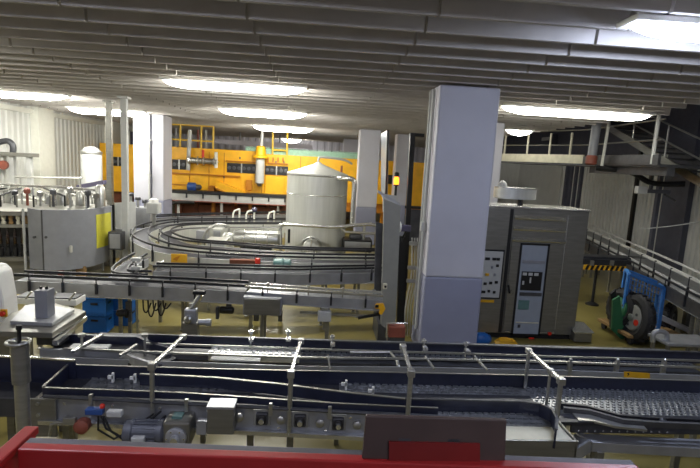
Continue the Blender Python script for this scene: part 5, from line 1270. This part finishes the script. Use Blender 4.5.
# stair falling toward the viewer on the right
t = thing('steel_stair', 'dark steel stair with tube handrails descending beside the wall', 'stair', (9.4, 10, 0))
s0, s1 = at(598, 121, x=9.6), at(735, 203, x=9.0)
for dx in (.95, 0):
    MB().bar(s0 + Vector((dx, 0, 0)), s1 + Vector((dx, 0, 0)), .06, .2).build('stringer', 'dark_steel' if dx else 'satin_steel', t)
for i in range(1, 14):
    p = s0.lerp(s1, i / 14); MB().box(p.x + .03, p.x + .92, p.y - .14, p.y + .12, p.z - .02, p.z + .02).build('tread', 'dark_steel', t)
for h_ in (.5, .95): MB().tube([s0 + Vector((0, 0, h_)), s1 + Vector((0, 0, h_))], .025, 8).build('handrail', 'steel', t, smooth=True)
for f in (.1, .35, .6, .85): p = s0.lerp(s1, f); MB().tube([p, p + Vector((0, 0, .95))], .025, 8).build('baluster', 'steel', t, smooth=True)
MB().box(s0.x, 10.9, s0.y - .2, s0.y + .9, s0.z - .15, s0.z).build('landing', 'dark_steel', t)
for f in (.5,): p = s0.lerp(s1, f); MB().box(p.x + .4, p.x + .5, p.y, p.y + .12, 0, p.z - .1).build('support_post', 'dark_panel', t)
MB().box(s1.x, s1.x + .9, s1.y - .3, s1.y, 0, s1.z).build('foot_block', 'dark_panel', t)
# dark cable tray under walkway
t = thing('cable_boom', 'dark jointed arm with cables reaching out under the walkway', 'arm', at(655, 190, y=13))
pts = [at(596, 168, y=13), at(630, 172, y=12.6), at(652, 183, y=12.4), at(685, 184, y=12)]
MB().tube(smooth_pts(pts), .07, 8).build('cable_arm', 'black', t, smooth=True)
MB().bar(at(645, 191, y=12.4), at(670, 192, y=12.2), .1, .1).build('lower_arm', 'dark_steel', t)
MB().bar(at(664, 194, y=12.3), at(676, 201, y=12.1), .05, .05).build('tip', 'black', t)
q = at(641, 190, y=12.4); MB().cbox(q, .28, .16, .2).build('joint_box', 'light_grey', t, bevel=.02)
MB().bar(at(652, 183, y=12.4), at(650, 191, y=12.4), .07, .07).build('link', 'dark_steel', t)
p = at(652, 180, y=12.4); MB().box(p.x - .04, p.x + .04, 12.4, 12.48, p.z, zd - .1).build('hanger', 'dark_steel', t)
# small gauges, motors and hoses crowding the filler top
for k_, (u, v, mm) in enumerate(((15, 193, 'dark_steel'), (27, 191, 'copper_paint'), (40, 194, 'steel'), (53, 192, 'dark_steel'), (70, 190, 'steel'), (88, 193, 'dark_steel'), (96, 196, 'satin_steel'))):
    p = at(u, v, y=12.3); q = Vector((p.x, p.y, p.z - .05))
    MB().lathe(q, [(.03, 1.74 - q.z), (.03, -.02), (.07, 0), (.07, .1), (.03, .13)], (0, 0, 1), 14).build('gauge_head', mm, bpy.data.objects['bottle_filler'], smooth=40)
for k_ in range(16):
    tt = math.radians(180 + k_ * 12); x, y = cF[0] + (RF - .35) * math.cos(tt), 13.4 + (RF - .35) * math.sin(tt)
    MB().tube([(x, y, 1.72), (x, y, 2.0), (cF[0] + .6 * math.cos(tt), 13.4 + .6 * math.sin(tt), 2.12)], .022, 6).build('product_hose', 'satin_steel' if k_ % 2 else 'cable', bpy.data.objects['bottle_filler'], smooth=True)

# ================================================================== smaller machine pieces inside and below the lines
cabinet_unit(196, 231, 206, 243, 12.6, .4, 'grey valve cabinet within the curve, beside the squat pale machine block', 'steel_plate')
cabinet_unit(212, 229, 222, 238, 13.4, .4, 'small pale cabinet at the rear of the space inside the curve', 'tank_steel')
p = at(228, 236, y=12.7)
t = thing('pump_pot', 'round pale pump pot with a pipe inside the curve, just before the drum', 'pump', (p.x, 12.7, 0))
MB().lathe((p.x, 12.7, 0), [(.14, .3), (.16, .34), (.16, p.z), (.1, p.z + .08), (.03, p.z + .1)], (0, 0, 1), 20).build('pot', 'tank_steel', t, smooth=40)
for a_ in (-.1, .1): MB().box(p.x + a_ - .02, p.x + a_ + .02, 12.68, 12.72, 0, .34).build('leg', 'satin_steel', t)
MB().tube(smooth_pts([(p.x, 12.7, p.z + .08), (p.x, 12.7, p.z + .25), (p.x - .3, 12.6, p.z + .3), (p.x - .6, 12.6, p.z), (p.x - .62, 12.6, .5)]), .03, 8).build('pipe', 'steel', t, smooth=True)
a, b = at(206, 254, y=9.9), at(276, 256.5, y=9.9)
t = thing('guard_tube', 'shiny horizontal guard tube between the two curved lines', 'tube', ((a.x + b.x) / 2, 9.9, 0))
MB().tube([a, b], .05, 10).build('tube', 'bright_steel', t, smooth=True)
for q in (a.lerp(b, .05), a.lerp(b, .95)): MB().tube([(q.x, 9.9, 0), (q.x, 9.9, q.z)], .03, 8).build('post', 'steel', t, smooth=True)
a, b = at(14, 298, y=7.0), at(76, 306, y=7.0)
t = thing('return_conveyor', 'low white sided conveyor under the start of the long conveyor', 'conveyor', ((a.x + b.x) / 2, 7.1, 0))
MB().box(a.x, b.x, 7.0, 7.3, b.z, a.z).build('frame', 'white_plastic', t, bevel=.006)
MB().box(a.x + .02, b.x - .02, 7.02, 7.28, a.z, a.z + .02).build('belt', 'belt_dark', t)
for f in (.2, .6, .9): x = a.x + (b.x - a.x) * f; MB().tube([(x, 6.98, a.z), (x + .1, 6.96, a.z + .12)], .014, 6).build('lever', 'steel', t, smooth=True)
for x in (a.x + .1, b.x - .15): MB().box(x, x + .05, 7.1, 7.15, 0, b.z).build('leg', 'satin_steel', t)
a, b = at(650, 312, y=9.3), at(735, 352, y=8.4)
t = thing('floor_rail', 'low steel rail on short feet along the trolley side of the wall passage', 'rail', ((a.x + b.x) / 2, 8.8, 0))
MB().bar(a, b, .08, .1).build('rail', 'steel_plate', t, bevel=.008)
MB().bar(a + Vector((0, 0, -.22)), b + Vector((0, 0, -.22)), .05, .06).build('lower_rail', 'satin_steel', t)
for f in (.1, .5, .9): q = a.lerp(b, f); MB().box(q.x - .03, q.x + .03, q.y - .03, q.y + .03, 0, q.z).build('foot', 'dark_steel', t)
S.view_settings.view_transform = 'Standard'
S.view_settings.look = 'None'
S.view_settings.gamma = 1
S.view_settings.use_curve_mapping = False
S.view_settings.exposure = .82
w = bpy.data.worlds.new('hall'); S.world = w; w.use_nodes = True
w.node_tree.nodes['Background'].inputs['Color'].default_value = (.62, .6, .66, 1)
w.node_tree.nodes['Background'].inputs['Strength'].default_value = .16
S.cycles.use_denoising = True
S.cycles.max_bounces = 6
